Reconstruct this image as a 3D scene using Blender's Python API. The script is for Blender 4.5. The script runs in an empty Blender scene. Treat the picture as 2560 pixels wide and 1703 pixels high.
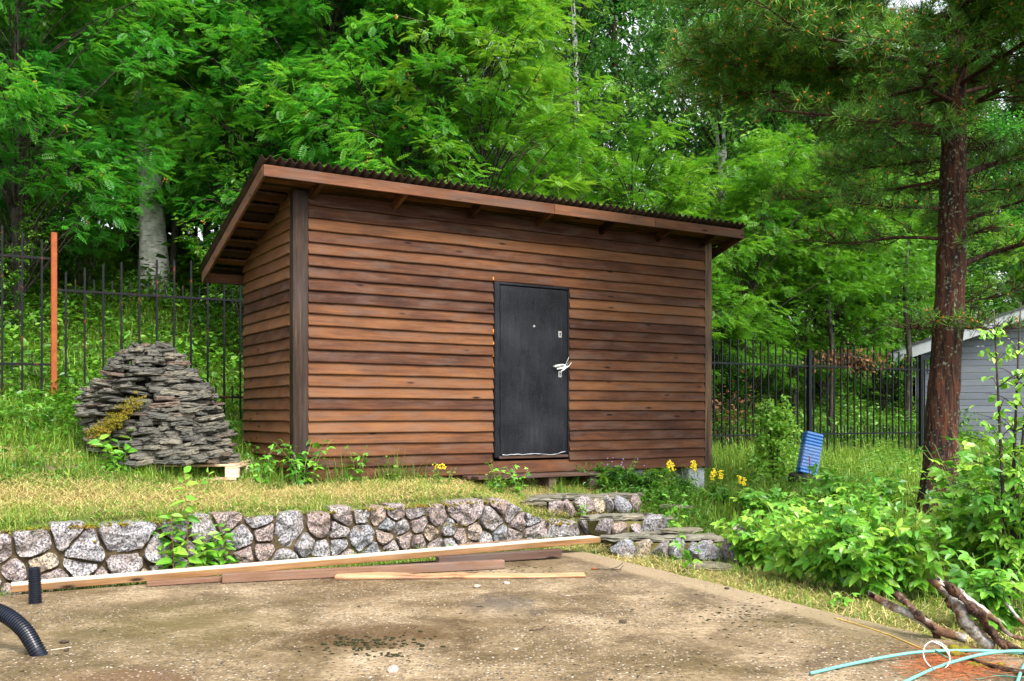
import bpy, bmesh, math, random
import numpy as np
from mathutils import noise, Vector

# ------------------------------------------------------------------ camera, world, sun
SC = bpy.context.scene
COL = SC.collection
FP, CXP, HYP, CZ = 2437.0, 1280.0, 1037.0, 1.30      # focal length in photo pixels, centre column, horizon row, eye height
cd = bpy.data.cameras.new('camera'); cam = bpy.data.objects.new('camera', cd); COL.objects.link(cam)
cd.sensor_width = 36; cd.lens = 36 * FP / 2560; cd.shift_y = (HYP - 851.5) / 2560
cd.clip_start = 0.05; cd.clip_end = 900
cam.location = (0, 0, CZ); cam.rotation_euler = (math.radians(90), 0, 0)
SC.camera = cam
SUN_AZ, SUN_EL = math.radians(147), math.radians(50)   # compass bearing the light comes from (0 = +Y, clockwise)
W = bpy.data.worlds.new('World'); SC.world = W; W.use_nodes = True
wn = W.node_tree.nodes; wl = W.node_tree.links
for n in list(wn): wn.remove(n)
sky = wn.new('ShaderNodeTexSky'); sky.sky_type = 'NISHITA'; sky.sun_disc = False
sky.sun_elevation = SUN_EL; sky.sun_rotation = SUN_AZ; sky.dust_density = 3.0; sky.air_density = 1.0
hs = wn.new('ShaderNodeHueSaturation'); hs.inputs['Saturation'].default_value = 0.22; hs.inputs['Value'].default_value = 1.35
bg = wn.new('ShaderNodeBackground'); bg.inputs['Strength'].default_value = 0.15
wo = wn.new('ShaderNodeOutputWorld')
wl.new(sky.outputs[0], hs.inputs['Color']); wl.new(hs.outputs[0], bg.inputs[0]); wl.new(bg.outputs[0], wo.inputs[0])
sd = bpy.data.lights.new('sun', 'SUN'); sd.energy = 3.0; sd.angle = math.radians(24); sd.color = (1.0, 0.95, 0.86)
so = bpy.data.objects.new('sun', sd); COL.objects.link(so)
sv = Vector((math.sin(SUN_AZ) * math.cos(SUN_EL), math.cos(SUN_AZ) * math.cos(SUN_EL), math.sin(SUN_EL)))
so.rotation_euler = sv.to_track_quat('Z', 'Y').to_euler(); so.location = (3, -8, 20)
VS = SC.view_settings
VS.view_transform = 'Standard'; VS.look = 'None'; VS.exposure = 1.3; VS.gamma = 1.0
SC.cycles.max_bounces = 6; SC.cycles.transparent_max_bounces = 4; SC.cycles.transmission_bounces = 4
SC.cycles.diffuse_bounces = 4; SC.cycles.glossy_bounces = 2; SC.cycles.caustics_reflective = False; SC.cycles.caustics_refractive = False

# ------------------------------------------------------------------ frames
C0 = (-2.216, 10.0)
AU = math.atan2(0.526, 0.8505)
D1 = (math.cos(AU), math.sin(AU)); D2 = (-math.sin(AU), math.cos(AU))
def at(px, py, z):
    D = (CZ - z) * FP / (py - HYP); return ((px - CXP) / FP * D, D, z)
def atD(px, py, D): return ((px - CXP) / FP * D, D, CZ + (HYP - py) / FP * D)
def W2(u, v): return (C0[0] + u * D1[0] + v * D2[0], C0[1] + u * D1[1] + v * D2[1])
def UV(x, y):
    a = x - C0[0]; b = y - C0[1]; return (a * D1[0] + b * D1[1], a * D2[0] + b * D2[1])
RNG = np.random.default_rng(7)

# ------------------------------------------------------------------ mesh helpers
def new_mesh(name, parts, mats, smooth=False):
    """parts: list of (V, [F arrays], tint or None, material index)"""
    Vs, loops, starts, totals, mi, tint = [], [], [], [], [], []
    off = 0; ls = 0
    for V, Fs, t, m in parts:
        V = np.asarray(V, dtype=np.float64).reshape(-1, 3)
        if not isinstance(Fs, list): Fs = [Fs]
        Vs.append(V)
        tint.append(np.full(len(V), 0.5) if t is None else np.broadcast_to(np.asarray(t, dtype=np.float64), (len(V),)))
        for F in Fs:
            F = np.asarray(F, dtype=np.int64)
            if F.size == 0: continue
            k = F.shape[1]
            loops.append((F + off).ravel()); starts.append(ls + np.arange(len(F)) * k)
            totals.append(np.full(len(F), k)); mi.append(np.full(len(F), m)); ls += F.size
        off += len(V)
    V = np.concatenate(Vs); L = np.concatenate(loops); S = np.concatenate(starts); T = np.concatenate(totals); MI = np.concatenate(mi)
    me = bpy.data.meshes.new(name)
    me.vertices.add(len(V)); me.vertices.foreach_set('co', V.astype(np.float32).ravel())
    me.loops.add(len(L)); me.loops.foreach_set('vertex_index', L.astype(np.int32))
    me.polygons.add(len(S)); me.polygons.foreach_set('loop_start', S.astype(np.int32))
    me.polygons.foreach_set('loop_total', T.astype(np.int32))
    me.polygons.foreach_set('material_index', MI.astype(np.int32))
    me.polygons.foreach_set('use_smooth', np.full(len(S), bool(smooth)))
    a = me.attributes.new('tint', 'FLOAT', 'POINT'); a.data.foreach_set('value', np.concatenate(tint).astype(np.float32))
    for m in (mats if isinstance(mats, (list, tuple)) else [mats]): me.materials.append(m)
    me.update(calc_edges=True)
    return me
def tag(o, label=None, cat=None, group=None, kind=None):
    if label: o['label'] = label
    if cat: o['category'] = cat
    if group: o['group'] = group
    if kind: o['kind'] = kind
    return o
def link(name, me, parent=None, loc=None, rot=None):
    o = bpy.data.objects.new(name, me); COL.objects.link(o)
    if parent: o.parent = parent
    if loc is not None: o.location = loc
    if rot is not None: o.rotation_euler = rot
    return o
def obj(name, parts, mats, parent=None, loc=None, rot=None, smooth=False):
    if isinstance(parts, tuple): parts = [parts]
    parts = [p if len(p) == 4 else (p[0], p[1], None, 0) for p in parts]
    return link(name, new_mesh(name, parts, mats, smooth), parent, loc, rot)
def thing(name, label, cat, loc=(0, 0, 0), rz=0, group=None):
    return tag(link(name, None, None, loc, (0, 0, rz)), label, cat, group)
def clone(o, parent=None, loc=None, rz=None, label=None, group=None, scale=None):
    c = o.copy(); COL.objects.link(c)
    if parent is not None: c.parent = parent
    if loc is not None: c.location = loc
    if rz is not None: c.rotation_euler = (0, 0, rz)
    if scale is not None: c.scale = scale if hasattr(scale, '__len__') else (scale,) * 3
    if label: c['label'] = label
    if group: c['group'] = group
    for ch in o.children: clone(ch, c)
    return c
BOXF = np.array([[0, 3, 2, 1], [4, 5, 6, 7], [0, 1, 5, 4], [1, 2, 6, 5], [2, 3, 7, 6], [3, 0, 4, 7]])
def box(x0, y0, z0, x1, y1, z1):
    return np.array([[x0, y0, z0], [x1, y0, z0], [x1, y1, z0], [x0, y1, z0], [x0, y0, z1], [x1, y0, z1], [x1, y1, z1], [x0, y1, z1]], float), BOXF
def bbox(x0, y0, z0, x1, y1, z1, b=0.006):
    """box with chamfered edges"""
    bm = bmesh.new(); V, F = box(x0, y0, z0, x1, y1, z1)
    vs = [bm.verts.new(v) for v in V]
    for f in F: bm.faces.new([vs[i] for i in f])
    bmesh.ops.bevel(bm, geom=list(bm.edges), offset=b, segments=1, affect='EDGES')
    bm.normal_update(); return from_bm(bm)
def from_bm(bm):
    bm.verts.index_update()
    V = np.array([v.co[:] for v in bm.verts]); g = {}
    for f in bm.faces: g.setdefault(len(f.verts), []).append([v.index for v in f.verts])
    bm.free(); return V, [np.array(a) for a in g.values()]
def tube(P, R, n=8, cap=True, squash=1.0):
    P = np.asarray(P, float); R = np.broadcast_to(np.asarray(R, float), (len(P),))
    T = np.gradient(P, axis=0); T /= np.linalg.norm(T, axis=1)[:, None] + 1e-9
    ref = np.array([0.0, 0, 1]) if abs(T[0][2]) < 0.8 else np.array([1.0, 0, 0])
    A = np.cross(T, ref); A /= np.linalg.norm(A, axis=1)[:, None] + 1e-9
    B = np.cross(T, A)
    th = np.linspace(0, 2 * np.pi, n, endpoint=False)
    V = P[:, None, :] + R[:, None, None] * (np.cos(th)[None, :, None] * A[:, None, :] + squash * np.sin(th)[None, :, None] * B[:, None, :])
    m = len(P); i = np.arange(m - 1)[:, None] * n; j = np.arange(n)[None, :]; k = (j + 1) % n
    F = np.stack([i + j, i + k, i + n + k, i + n + j], -1).reshape(-1, 4)
    V = V.reshape(-1, 3); Fs = [F]
    if cap:
        Fs.append(np.array([list(range(n))[::-1]])); Fs.append(np.array([[(m - 1) * n + q for q in range(n)]]))
    return V, Fs
def spline(pts, n=24):
    P = np.asarray(pts, float); m = len(P)
    Q = np.vstack([2 * P[0] - P[1], P, 2 * P[-1] - P[-2]]); out = []
    for t in np.linspace(0, m - 1 - 1e-6, n):
        i = int(t); f = t - i; p0, p1, p2, p3 = Q[i:i + 4]
        out.append(0.5 * ((2 * p1) + (-p0 + p2) * f + (2 * p0 - 5 * p1 + 4 * p2 - p3) * f * f + (-p0 + 3 * p1 - 3 * p2 + p3) * f ** 3))
    return np.array(out)
def norm(a): return a / (np.linalg.norm(a, axis=-1, keepdims=True) + 1e-9)
def scatter(tmpl, pos, fwd, up, scale, tint):
    """bake copies of a small template (forward +Y, normal +Z) into one part"""
    TV, TF = tmpl; f = norm(np.asarray(fwd, float)); r = norm(np.cross(f, up)); n = np.cross(r, f)
    s = np.broadcast_to(np.asarray(scale, float), (len(pos),))[:, None, None]
    V = pos[:, None, :] + s * (TV[None, :, 0:1] * r[:, None, :] + TV[None, :, 1:2] * f[:, None, :] + TV[None, :, 2:3] * n[:, None, :])
    k = len(TV); off = (np.arange(len(pos)) * k)[:, None, None]
    F = (TF[None] + off).reshape(-1, TF.shape[1])
    t = np.repeat(np.broadcast_to(tint, (len(pos),)), k)
    return V.reshape(-1, 3), [F], t, 0
# templates
def ovate(w=0.3, fold=0.07, droop=0.1):
    return (np.array([[0, 0, 0], [0, 1, -droop], [-w, .32, fold], [-w * .72, .7, fold - droop * .5], [w, .32, fold], [w * .72, .7, fold - droop * .5]], float),
            np.array([[0, 1, 3, 2], [0, 4, 5, 1]]))
def compound(angs, sizes, starts, w=.3, fold=.06, droop=.15):
    V, F = [], []; b = ovate(w, fold, droop)
    for a, s, st in zip(angs, sizes, starts):
        c, q = math.cos(a), math.sin(a); v = b[0] * s
        v = np.stack([v[:, 0] * c + v[:, 1] * q, -v[:, 0] * q + v[:, 1] * c + st, v[:, 2] - .25 * st * st * 0.4], -1)
        F.append(b[1] + 6 * len(V)); V.append(v)
    return np.vstack(V), np.vstack(F)
def frond(pairs=6):
    V = []; F = []
    def leaf(x, y, z, a, L, w):
        c, s = math.cos(a), math.sin(a); i = len(V)
        for lx, ly, lz in ((0, 0, 0), (-w, .45 * L, .012), (0, L, -.1 * L), (w, .45 * L, .012)):
            V.append((x + lx * c + ly * s, y - lx * s + ly * c, z + lz))
        F.append((i, i + 3, i + 2, i + 1))
    for k in range(pairs):
        y = .22 + .62 * k / (pairs - 1); z = -.22 * y * y; L = .29 if 0 < k < pairs - 1 else .24
        for sgn in (-1, 1): leaf(0, y, z, sgn * 1.12, L, .048)
    leaf(0, .9, -.18, 0, .26, .06)
    i = len(V); V += [(-.008, 0, 0), (.008, 0, 0), (.006, .95, -.19), (-.006, .95, -.19)]; F.append((i, i + 1, i + 2, i + 3))
    return np.array(V, float), np.array(F)
T_OV = ovate(); T_BIRCH = ovate(.36, .05, .08); T_LANCE = ovate(.16, .04, .3); T_WILLOW = ovate(.24, .06, .16)
T_FROND = frond(6); T_FROND5 = frond(5)
T_RASP = compound([0, -1.15, 1.15], [.72, .6, .6], [.34, .28, .28], .29, .05, .2)
T_RASP5 = compound([0, -.9, .9, -1.7, 1.7], [.7, .58, .58, .46, .46], [.36, .28, .28, .2, .2], .28, .05, .2)
T_PALM = compound([a for a in np.linspace(-2.7, 2.7, 9)], [1] * 9, [0] * 9, .12, .04, .35)
_g = []
T_BLADE = (np.array([[-.5, 0, 0], [.5, 0, 0], [-.4, .45, .0], [.4, .45, .0], [-.06, 1, -.0], [.06, 1, -.0]], float), np.array([[0, 1, 3, 2], [2, 3, 5, 4]]))
def blades(pos, h, w, lean, rng, tint, az=None):
    """curved grass blades, vectorised; lean 0 = upright, >1 = lying"""
    N = len(pos); a = rng.uniform(0, 2 * np.pi, N) if az is None else az; d = np.stack([np.cos(a), np.sin(a), 0 * a], -1)
    s = np.stack([-np.sin(a), np.cos(a), 0 * a], -1) * (w * .5)[:, None] if hasattr(w, '__len__') else np.stack([-np.sin(a), np.cos(a), 0 * a], -1) * w * .5
    l1 = lean * .5; p0 = pos
    up = np.array([0, 0, 1.0]); c1, s1 = np.cos(l1)[:, None], np.sin(l1)[:, None]; c2, s2 = np.cos(np.minimum(lean * 1.5, 2.0))[:, None], np.sin(np.minimum(lean * 1.5, 2.0))[:, None]
    p1 = p0 + (h * .5)[:, None] * (c1 * up + s1 * d); p2 = p1 + (h * .5)[:, None] * (c2 * up + s2 * d)
    V = np.stack([p0 - s, p0 + s, p1 - s * .85, p1 + s * .85, p2 - s * .1, p2 + s * .1], 1).reshape(-1, 3)
    F = (T_BLADE[1][None] + (np.arange(N) * 6)[:, None, None]).reshape(-1, 4)
    return V, [F], np.repeat(tint, 6), 0

# ------------------------------------------------------------------ materials
class NT:
    def __init__(s, name, rough=.6, spec=.5):
        s.m = bpy.data.materials.new(name); s.m.use_nodes = True; s.t = s.m.node_tree; s.b = s.t.nodes['Principled BSDF']
        s.b.inputs['Roughness'].default_value = rough; s.b.inputs['Specular IOR Level'].default_value = spec
    def n(s, typ, **kw):
        n = s.t.nodes.new('ShaderNode' + typ)
        for k, v in kw.items():
            if k.startswith('_'): setattr(n, k[1:], v)
            else:
                i = n.inputs[int(k[1:])] if (k[0] == 'i' and k[1:].isdigit()) else n.inputs[k]
                if hasattr(v, 'is_output'): s.t.links.new(v, i)
                else: i.default_value = v
        return n
    def set(s, k, v):
        if hasattr(v, 'is_output'): s.t.links.new(v, s.b.inputs[k])
        else: s.b.inputs[k].default_value = v
    def obj(s, scale=(1, 1, 1), rot=(0, 0, 0)):
        tc = s.n('TexCoord'); mp = s.n('Mapping', Scale=scale, Rotation=rot); s.t.links.new(tc.outputs['Object'], mp.inputs[0]); return mp.outputs[0]
    def attr(s, nm='tint'): return s.n('Attribute', _attribute_name=nm).outputs['Fac']
    def noise(s, vec, sc, det=4, rough=.55, w=None, dist=0):
        n = s.n('TexNoise', Scale=sc, Detail=det, Roughness=rough, Distortion=dist, Vector=vec)
        if w is not None: n.noise_dimensions = '4D'; s.t.links.new(w, n.inputs['W'])
        return n.outputs['Fac']
    def vor(s, vec, sc, out='Distance', feat='F1', rnd=1.0):
        n = s.n('TexVoronoi', Scale=sc, Vector=vec, _feature=feat); n.inputs['Randomness'].default_value = rnd; return n.outputs[out]
    def ramp(s, fac, stops, interp='LINEAR'):
        n = s.n('ValToRGB', Fac=fac); r = n.color_ramp; r.interpolation = interp
        while len(r.elements) < len(stops): r.elements.new(.5)
        for e, (p, c) in zip(r.elements, stops): e.position = p; e.color = (c[0], c[1], c[2], 1) if hasattr(c, '__len__') else (c, c, c, 1)
        return n.outputs[0]
    def mix(s, fac, a, b, mode='MIX'):
        n = s.n('Mix', _data_type='RGBA', _blend_type=mode)
        for i, v in ((0, fac), (6, a), (7, b)):
            if hasattr(v, 'is_output'): s.t.links.new(v, n.inputs[i])
            else: n.inputs[i].default_value = v if i == 0 else (v[0], v[1], v[2], 1)
        return n.outputs[2]
    def math(s, op, a, b=0.0, c=None, clamp=False):
        n = s.n('Math', _operation=op, _use_clamp=clamp)
        for i, v in enumerate((a, b, c)):
            if v is None: continue
            if hasattr(v, 'is_output'): s.t.links.new(v, n.inputs[i])
            else: n.inputs[i].default_value = v
        return n.outputs[0]
    def bump(s, h, dist=.01, strength=.6):
        s.set('Normal', s.n('Bump', Height=h, Distance=dist, Strength=strength).outputs[0])
def simple(name, col, rough=.6, spec=.5, var=.25, sc=12, metal=0, bump=0):
    k = NT(name, rough, spec); v = k.obj(); f = k.noise(v, sc, 5)
    k.set('Base Color', k.ramp(f, [(.25, [c * (1 - var) for c in col]), (.75, [min(1, c * (1 + var)) for c in col])])); k.set('Metallic', metal)
    if bump: k.bump(f, bump, .6)
    return k.m
def bark(name, a, b, li, lif=.5, scz=3, bd=.02, lisc=9, lthr=.6):
    k = NT(name, .8, .25); v = k.obj((16, 16, scz)); f = k.noise(v, 1.5, 6, .7, None, .8); vo = k.obj(); l = k.noise(vo, lisc, 6, .68); l2 = k.noise(vo, 1.1, 3)
    lm = k.math('MULTIPLY', k.ramp(l, [(lthr, 0), (lthr + .05, lif)]), k.ramp(l2, [(.35, .2), (.6, 1)]))
    k.set('Base Color', k.mix(lm, k.ramp(f, [(.42, a), (.60, b)]), li)); k.bump(f, bd, .9); return k.m
def leafmat(name, dark, mid, light, trans=.35, rough=.42, spec=.45):
    k = NT(name, rough, spec); t = k.attr()
    col = k.ramp(t, [(0.0, dark), (.5, mid), (1.0, light)])
    k.set('Base Color', col)
    tr = k.n('BsdfTranslucent', Color=k.mix(.5, col, k.mix(1.0, col, (1.5, 1.35, .5), 'MULTIPLY')))
    mx = k.n('MixShader', Fac=trans); out = k.t.nodes['Material Output']
    k.t.links.new(k.b.outputs[0], mx.inputs[1]); k.t.links.new(tr.outputs[0], mx.inputs[2]); k.t.links.new(mx.outputs[0], out.inputs[0])
    return k.m
def woodmat(name, stops, grain=(1.2, 9, 30), rough=.55, grey=(.16, .13, .11), greyf=.5, knots=True, bumpd=.004, axis='x'):
    """timber grain running along the local x axis (or z)"""
    k = NT(name, rough, .12); t = k.attr(); w = k.math('MULTIPLY', t, 37.0)
    g = grain if axis == 'x' else (grain[2], grain[1], grain[0])
    v = k.obj(g); f1 = k.noise(v, 1.6, 6, .62, w, .6)
    v2 = k.obj((g[0] * .9, 2.5, 6.0) if axis == 'x' else (2.5, 2.5, g[2] * .5)); f2 = k.noise(v2, 1.5, 6, .65, w)
    f = k.math('ADD', k.math('MULTIPLY', f1, .55), k.math('MULTIPLY', f2, .62)); f = k.math('SUBTRACT', f, .08)
    f = k.math('ADD', f, k.math('MULTIPLY', k.math('SUBTRACT', t, .5), .36))
    col = k.ramp(f, stops)
    if greyf: col = k.mix(k.ramp(k.noise(v2, 2.1, 4, .6, k.math('ADD', w, 9.0)), [(.48, 0), (.62, greyf)]), col, grey)
    if knots:
        vk = k.obj((1.9, 3, 7.5) if axis == 'x' else (7, 7, 2.0)); add = k.n('VectorMath', _operation='ADD', i0=vk); cw = k.n('CombineXYZ', X=w, Y=w); k.t.links.new(cw.outputs[0], add.inputs[1])
        kd = k.vor(add.outputs[0], 1.0); kn = k.ramp(kd, [(.05, 1), (.13, .0)])
        col = k.mix(kn, col, [c * .35 for c in stops[0][1]])
    k.set('Base Color', col); k.set('Roughness', k.ramp(f1, [(.3, rough - .12), (.7, rough + .15)]))
    k.bump(f1, bumpd, .5); return k.m
M = {}
M['clad'] = woodmat('stained_boards', [(.22, (.020, .008, .005)), (.35, (.046, .018, .010)), (.48, (.082, .033, .015)), (.62, (.130, .055, .023)), (.85, (.18, .086, .040))], greyf=.35, grey=(.095, .065, .052), rough=.68, grain=(1.4, 9, 44))
M['fascia'] = woodmat('fascia_boards', [(.28, (.035, .014, .008)), (.5, (.10, .042, .022)), (.75, (.19, .088, .048))], greyf=.6, grey=(.08, .055, .045))
M['soffit'] = woodmat('rough_sheathing', [(.28, (.010, .005, .002)), (.46, (.035, .015, .006)), (.62, (.12, .048, .018))], greyf=.4, grey=(.02,.02,.01))  # sheathing and rafter colour darkened to deepen the shade under the eave
M['post'] = woodmat('dark_post_timber', [(.34, (.007, .005, .004)), (.50, (.026, .016, .011)), (.62, (.052, .034, .026)), (.74, (.17, .10, .05))], grain=(1.1, 26, 26), greyf=.4, grey=(.04, .034, .034), axis='z', knots=False, bumpd=.008)
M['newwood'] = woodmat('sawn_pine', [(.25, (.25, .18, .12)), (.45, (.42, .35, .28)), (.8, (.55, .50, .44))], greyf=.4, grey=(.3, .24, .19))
M['sidewood'] = woodmat('brown_pine_side', [(.25, (.05, .024, .009)), (.5, (.16, .082, .034)), (.8, (.30, .18, .09))], greyf=.35, grey=(.12, .085, .06))
M['weatherwood'] = woodmat('weathered_beam', [(.25, (.05, .024, .014)), (.5, (.13, .07, .045)), (.85, (.25, .16, .11))], greyf=.5, grey=(.13, .10, .09))
M['darkbeam'] = woodmat('dark_weathered_beam', [(.25, (.022, .012, .009)), (.5, (.065, .037, .028)), (.85, (.14, .095, .075))], greyf=.6, grey=(.07, .058, .058))
M['figured'] = woodmat('figured_plank', [(.28, (.035, .018, .012)), (.42, (.15, .07, .035)), (.55, (.36, .21, .11)), (.85, (.50, .36, .22))], grain=(2.2, 16, 16), greyf=.3, grey=(.2, .12, .1))
M['pallet'] = woodmat('pallet_wood', [(.25, (.3, .19, .11)), (.5, (.5, .37, .25)), (.85, (.66, .54, .4))], greyf=.3, grey=(.3, .25, .2))
M['log'] = woodmat('rotten_log', [(.3, (.03, .018, .01)), (.5, (.12, .08, .05)), (.8, (.34, .27, .2))], grain=(2, 22, 22), greyf=.5, knots=False, bumpd=.02)
M['roof'] = simple('rusty_roof_sheet', (.030, .018, .012), .75, .15, .5, 9)
k = NT('door_black', .6, .12); v = k.obj((10, 10, 1.0)); f = k.noise(v, 2, 6, .7); v2 = k.obj((1, 1, 1)); f2 = k.noise(v2, 2.2, 3); f3 = k.noise(v2, 130, 2, .8)
c = k.ramp(k.math('ADD', k.math('MULTIPLY', f2, .8), k.math('MULTIPLY', f, .3)), [(.42, (.0035, .004, .006)), (.75, (.018, .019, .024))])
c = k.mix(k.ramp(f, [(.60, 0), (.78, .4)]), c, (.05, .05, .055)); c = k.mix(k.ramp(f3, [(.55, 0), (.8, .6)]), c, (.07, .07, .075))
v4 = k.obj((14, 14, .8)); cr = k.vor(v4, 1.0, 'Distance', 'DISTANCE_TO_EDGE'); c = k.mix(k.ramp(cr, [(.0, .8), (.02, 0)]), c, (.004, .004, .005))
k.set('Base Color', c); k.bump(k.math('ADD', f3, k.math('MULTIPLY', f, 1.5)), .004, .5); M['door'] = k.m
M['metal'] = simple('worn_steel', (.42, .42, .40), .38, .6, .2, 30, .8)
M['tape'] = simple('white_tape', (.75, .75, .73), .7)
M['core'] = simple('gap_shade_core', (.02, .019, .016), .95, .1, .5, 14)  # near-black colour of the added heap core, paints the shade between the slates
M['foam'] = simple('orange_foam', (.75, .25, .02), .8)
M['blackiron'] = simple('black_fence_paint', (.005, .0055, .008), .5, .15, .4, 20)
k = NT('flaking_black_iron', .6, .12); v = k.obj(); f = k.noise(v, 7, 5, .7)
k.set('Base Color', k.ramp(f, [(.58, (.005, .0055, .007)), (.66, (.09, .02, .01))])); M['rustiron'] = k.m
k = NT('orange_rust', .85, .2); v = k.obj(); f = k.noise(v, 14, 8, .7); f2 = k.noise(v, 90, 3)
k.set('Base Color', k.mix(k.ramp(f2, [(.4, 0), (.7, .6)]), k.ramp(f, [(.3, (.15, .036, .012)), (.7, (.28, .075, .02))]), (.2, .05, .02))); k.bump(f2, .002, .6); M['rust'] = k.m
M['block'] = simple('concrete_block', (.33, .35, .38), .85, .2, .2, 40, 0, .003)
k = NT('granite', .7, .35); v = k.obj(); t = k.attr()
sp = k.noise(v, 55, 5, .75); sp2 = k.noise(v, 95, 3, .7); big = k.noise(v, 7, 4, .6)
base = k.ramp(t, [(.0, (.23, .24, .27)), (.35, (.29, .27, .275)), (.65, (.29, .225, .215)), (.88, (.25, .17, .145)), (.95, (.34, .26, .18)), (1, (.42, .34, .22))])
c = k.mix(k.ramp(sp, [(.46, 0), (.55, 1)]), base, (.045, .045, .052)); c = k.mix(k.ramp(sp2, [(.58, 0), (.66, 1)]), c, (.46, .43, .41))
c = k.mix(k.ramp(big, [(.50, 0), (.70, .6)]), c, (.12, .08, .05)); k.set('Base Color', c)
k.bump(k.math('ADD', k.math('MULTIPLY', k.noise(v, 24, 6, .7), 1.0), k.math('MULTIPLY', big, 1.2)), .022, .75); M['granite'] = k.m
k = NT('mortar', .9, .1); v = k.obj(); f = k.noise(v, 9, 6, .7); k.set('Base Color', k.ramp(f, [(.3, (.02, .015, .008)), (.55, (.065, .048, .026)), (.75, (.12, .10, .04))])); k.bump(f, .02, .8); M['mortar'] = k.m
k = NT('slate', .62, .4); v = k.obj(); oi = k.n('ObjectInfo').outputs['Random']; f = k.noise(v, 5, 5, .6, k.math('MULTIPLY', oi, 50.0)); vz = k.obj((6, 6, 90)); fz = k.noise(vz, 1.2, 4, .6)
base = k.ramp(oi, [(0, (.052, .051, .043)), (.35, (.088, .082, .064)), (.65, (.13, .118, .088)), (.85, (.20, .18, .135)), (.93, (.115, .068, .042)), (1, (.15, .10, .065))])
c = k.mix(k.ramp(f, [(.35, .75), (.7, 0)]), base, (.055, .055, .05)); c = k.mix(k.ramp(f, [(.62, 0), (.75, .35)]), c, (.21, .2, .17))
k.set('Base Color', c); k.bump(k.math('ADD', k.noise(v, 26, 5, .7), fz), .012, .7); M['slate'] = k.m
k = NT('moss', .95, .1); v = k.obj(); f = k.noise(v, 34, 5, .7); f2 = k.noise(v, 6, 3)
k.set('Base Color', k.mix(k.ramp(f2, [(.4, 0), (.6, 1)]), k.ramp(f, [(.3, (.05, .06, .006)), (.7, (.24, .23, .02))]), k.ramp(f, [(.3, (.07, .045, .01)), (.7, (.24, .15, .025))]))); k.bump(f, .02, 1); M['moss'] = k.m
k = NT('slate_tread_stone', .7, .25); v = k.obj(); oi = k.n('ObjectInfo').outputs['Random']; f = k.noise(v, 7, 7, .7, k.math('MULTIPLY', oi, 50.0))
k.set('Base Color', k.mix(k.ramp(oi, [(0, 0), (1, .6)]), k.ramp(f, [(.32, (.045, .043, .032)), (.5, (.13, .125, .10)), (.7, (.24, .22, .17))]), k.ramp(f, [(.35, (.06, .05, .03)), (.65, (.20, .17, .11))]))); k.bump(f, .015, .8); M['tread'] = k.m
M['darkmoss'] = simple('dark_moss', (.025, .026, .012), .95, .1, .6, 40, 0, .01)
# concrete slab: damp, stained, exposed aggregate
k = NT('slab_concrete', .6, .4); tc = k.n('TexCoord'); v = tc.outputs['Object']
big = k.noise(v, .55, 6, .62, None, .4); mid = k.noise(v, 1.9, 8, .66, None, .5); fine = k.noise(v, 26, 8, .8)
c = k.ramp(mid, [(.36, (.075, .048, .022)), (.46, (.155, .108, .058)), (.57, (.25, .185, .112)), (.74, (.34, .265, .175))])
c = k.mix(k.ramp(big, [(.46, 0), (.58, .75)]), c, k.ramp(mid, [(.36, (.06, .042, .017)), (.66, (.17, .12, .062))]))
c = k.mix(k.ramp(fine, [(.40, .85), (.52, 0)]), c, (.075, .053, .03)); c = k.mix(k.ramp(fine, [(.56, 0), (.68, .6)]), c, (.42, .35, .26))
peb = k.vor(v, 50, 'Color'); pd = k.vor(v, 50); sepb = k.n('SeparateColor', Color=peb)
pebc = k.ramp(sepb.outputs[0], [(.0, (.02, .02, .02)), (.3, (.07, .06, .05)), (.55, (.18, .135, .09)), (.8, (.30, .25, .19)), (1, (.46, .42, .36))])
pm = k.math('MULTIPLY', k.ramp(pd, [(.30, 1), (.46, 0)]), k.ramp(k.noise(v, 1.35, 5, .6), [(.40, .25), (.52, 1)]))
sp1 = k.math('MULTIPLY', pm, k.ramp(sepb.outputs[1], [(.45, 0), (.5, 1)])); c = k.mix(sp1, c, pebc)
def blob(px, py, rx, ry, soft=.5):
    x, y, _ = at(px, py, 0); sb = k.n('VectorMath', _operation='SUBTRACT', i0=v, i1=(x, y, 0)); ml = k.n('VectorMath', _operation='MULTIPLY', i0=sb.outputs[0], i1=(1 / rx, 1 / ry, 0))
    ln = k.n('VectorMath', _operation='LENGTH', i0=ml.outputs[0]).outputs['Value']; ln = k.math('ADD', ln, k.math('MULTIPLY', k.math('SUBTRACT', mid, .5), 1.8))
    return k.ramp(ln, [(soft, 1), (1.0, 0)])
wet = blob(930, 1590, .75, .55, .3); c = k.mix(k.math('MULTIPLY', wet, .62), c, (.04, .02, .006))
dk = blob(1260, 1510, .34, .5, .2); c = k.mix(k.math('MULTIPLY', dk, .65), c, (.055, .05, .048))
gr = blob(420, 1560, 1.0, .8, .2); c = k.mix(k.math('MULTIPLY', gr, .5), c, (.075, .06, .015))
pk = blob(300, 1695, .5, .2, .2); c = k.mix(k.math('MULTIPLY', pk, .2), c, (.26, .13, .08))
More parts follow.
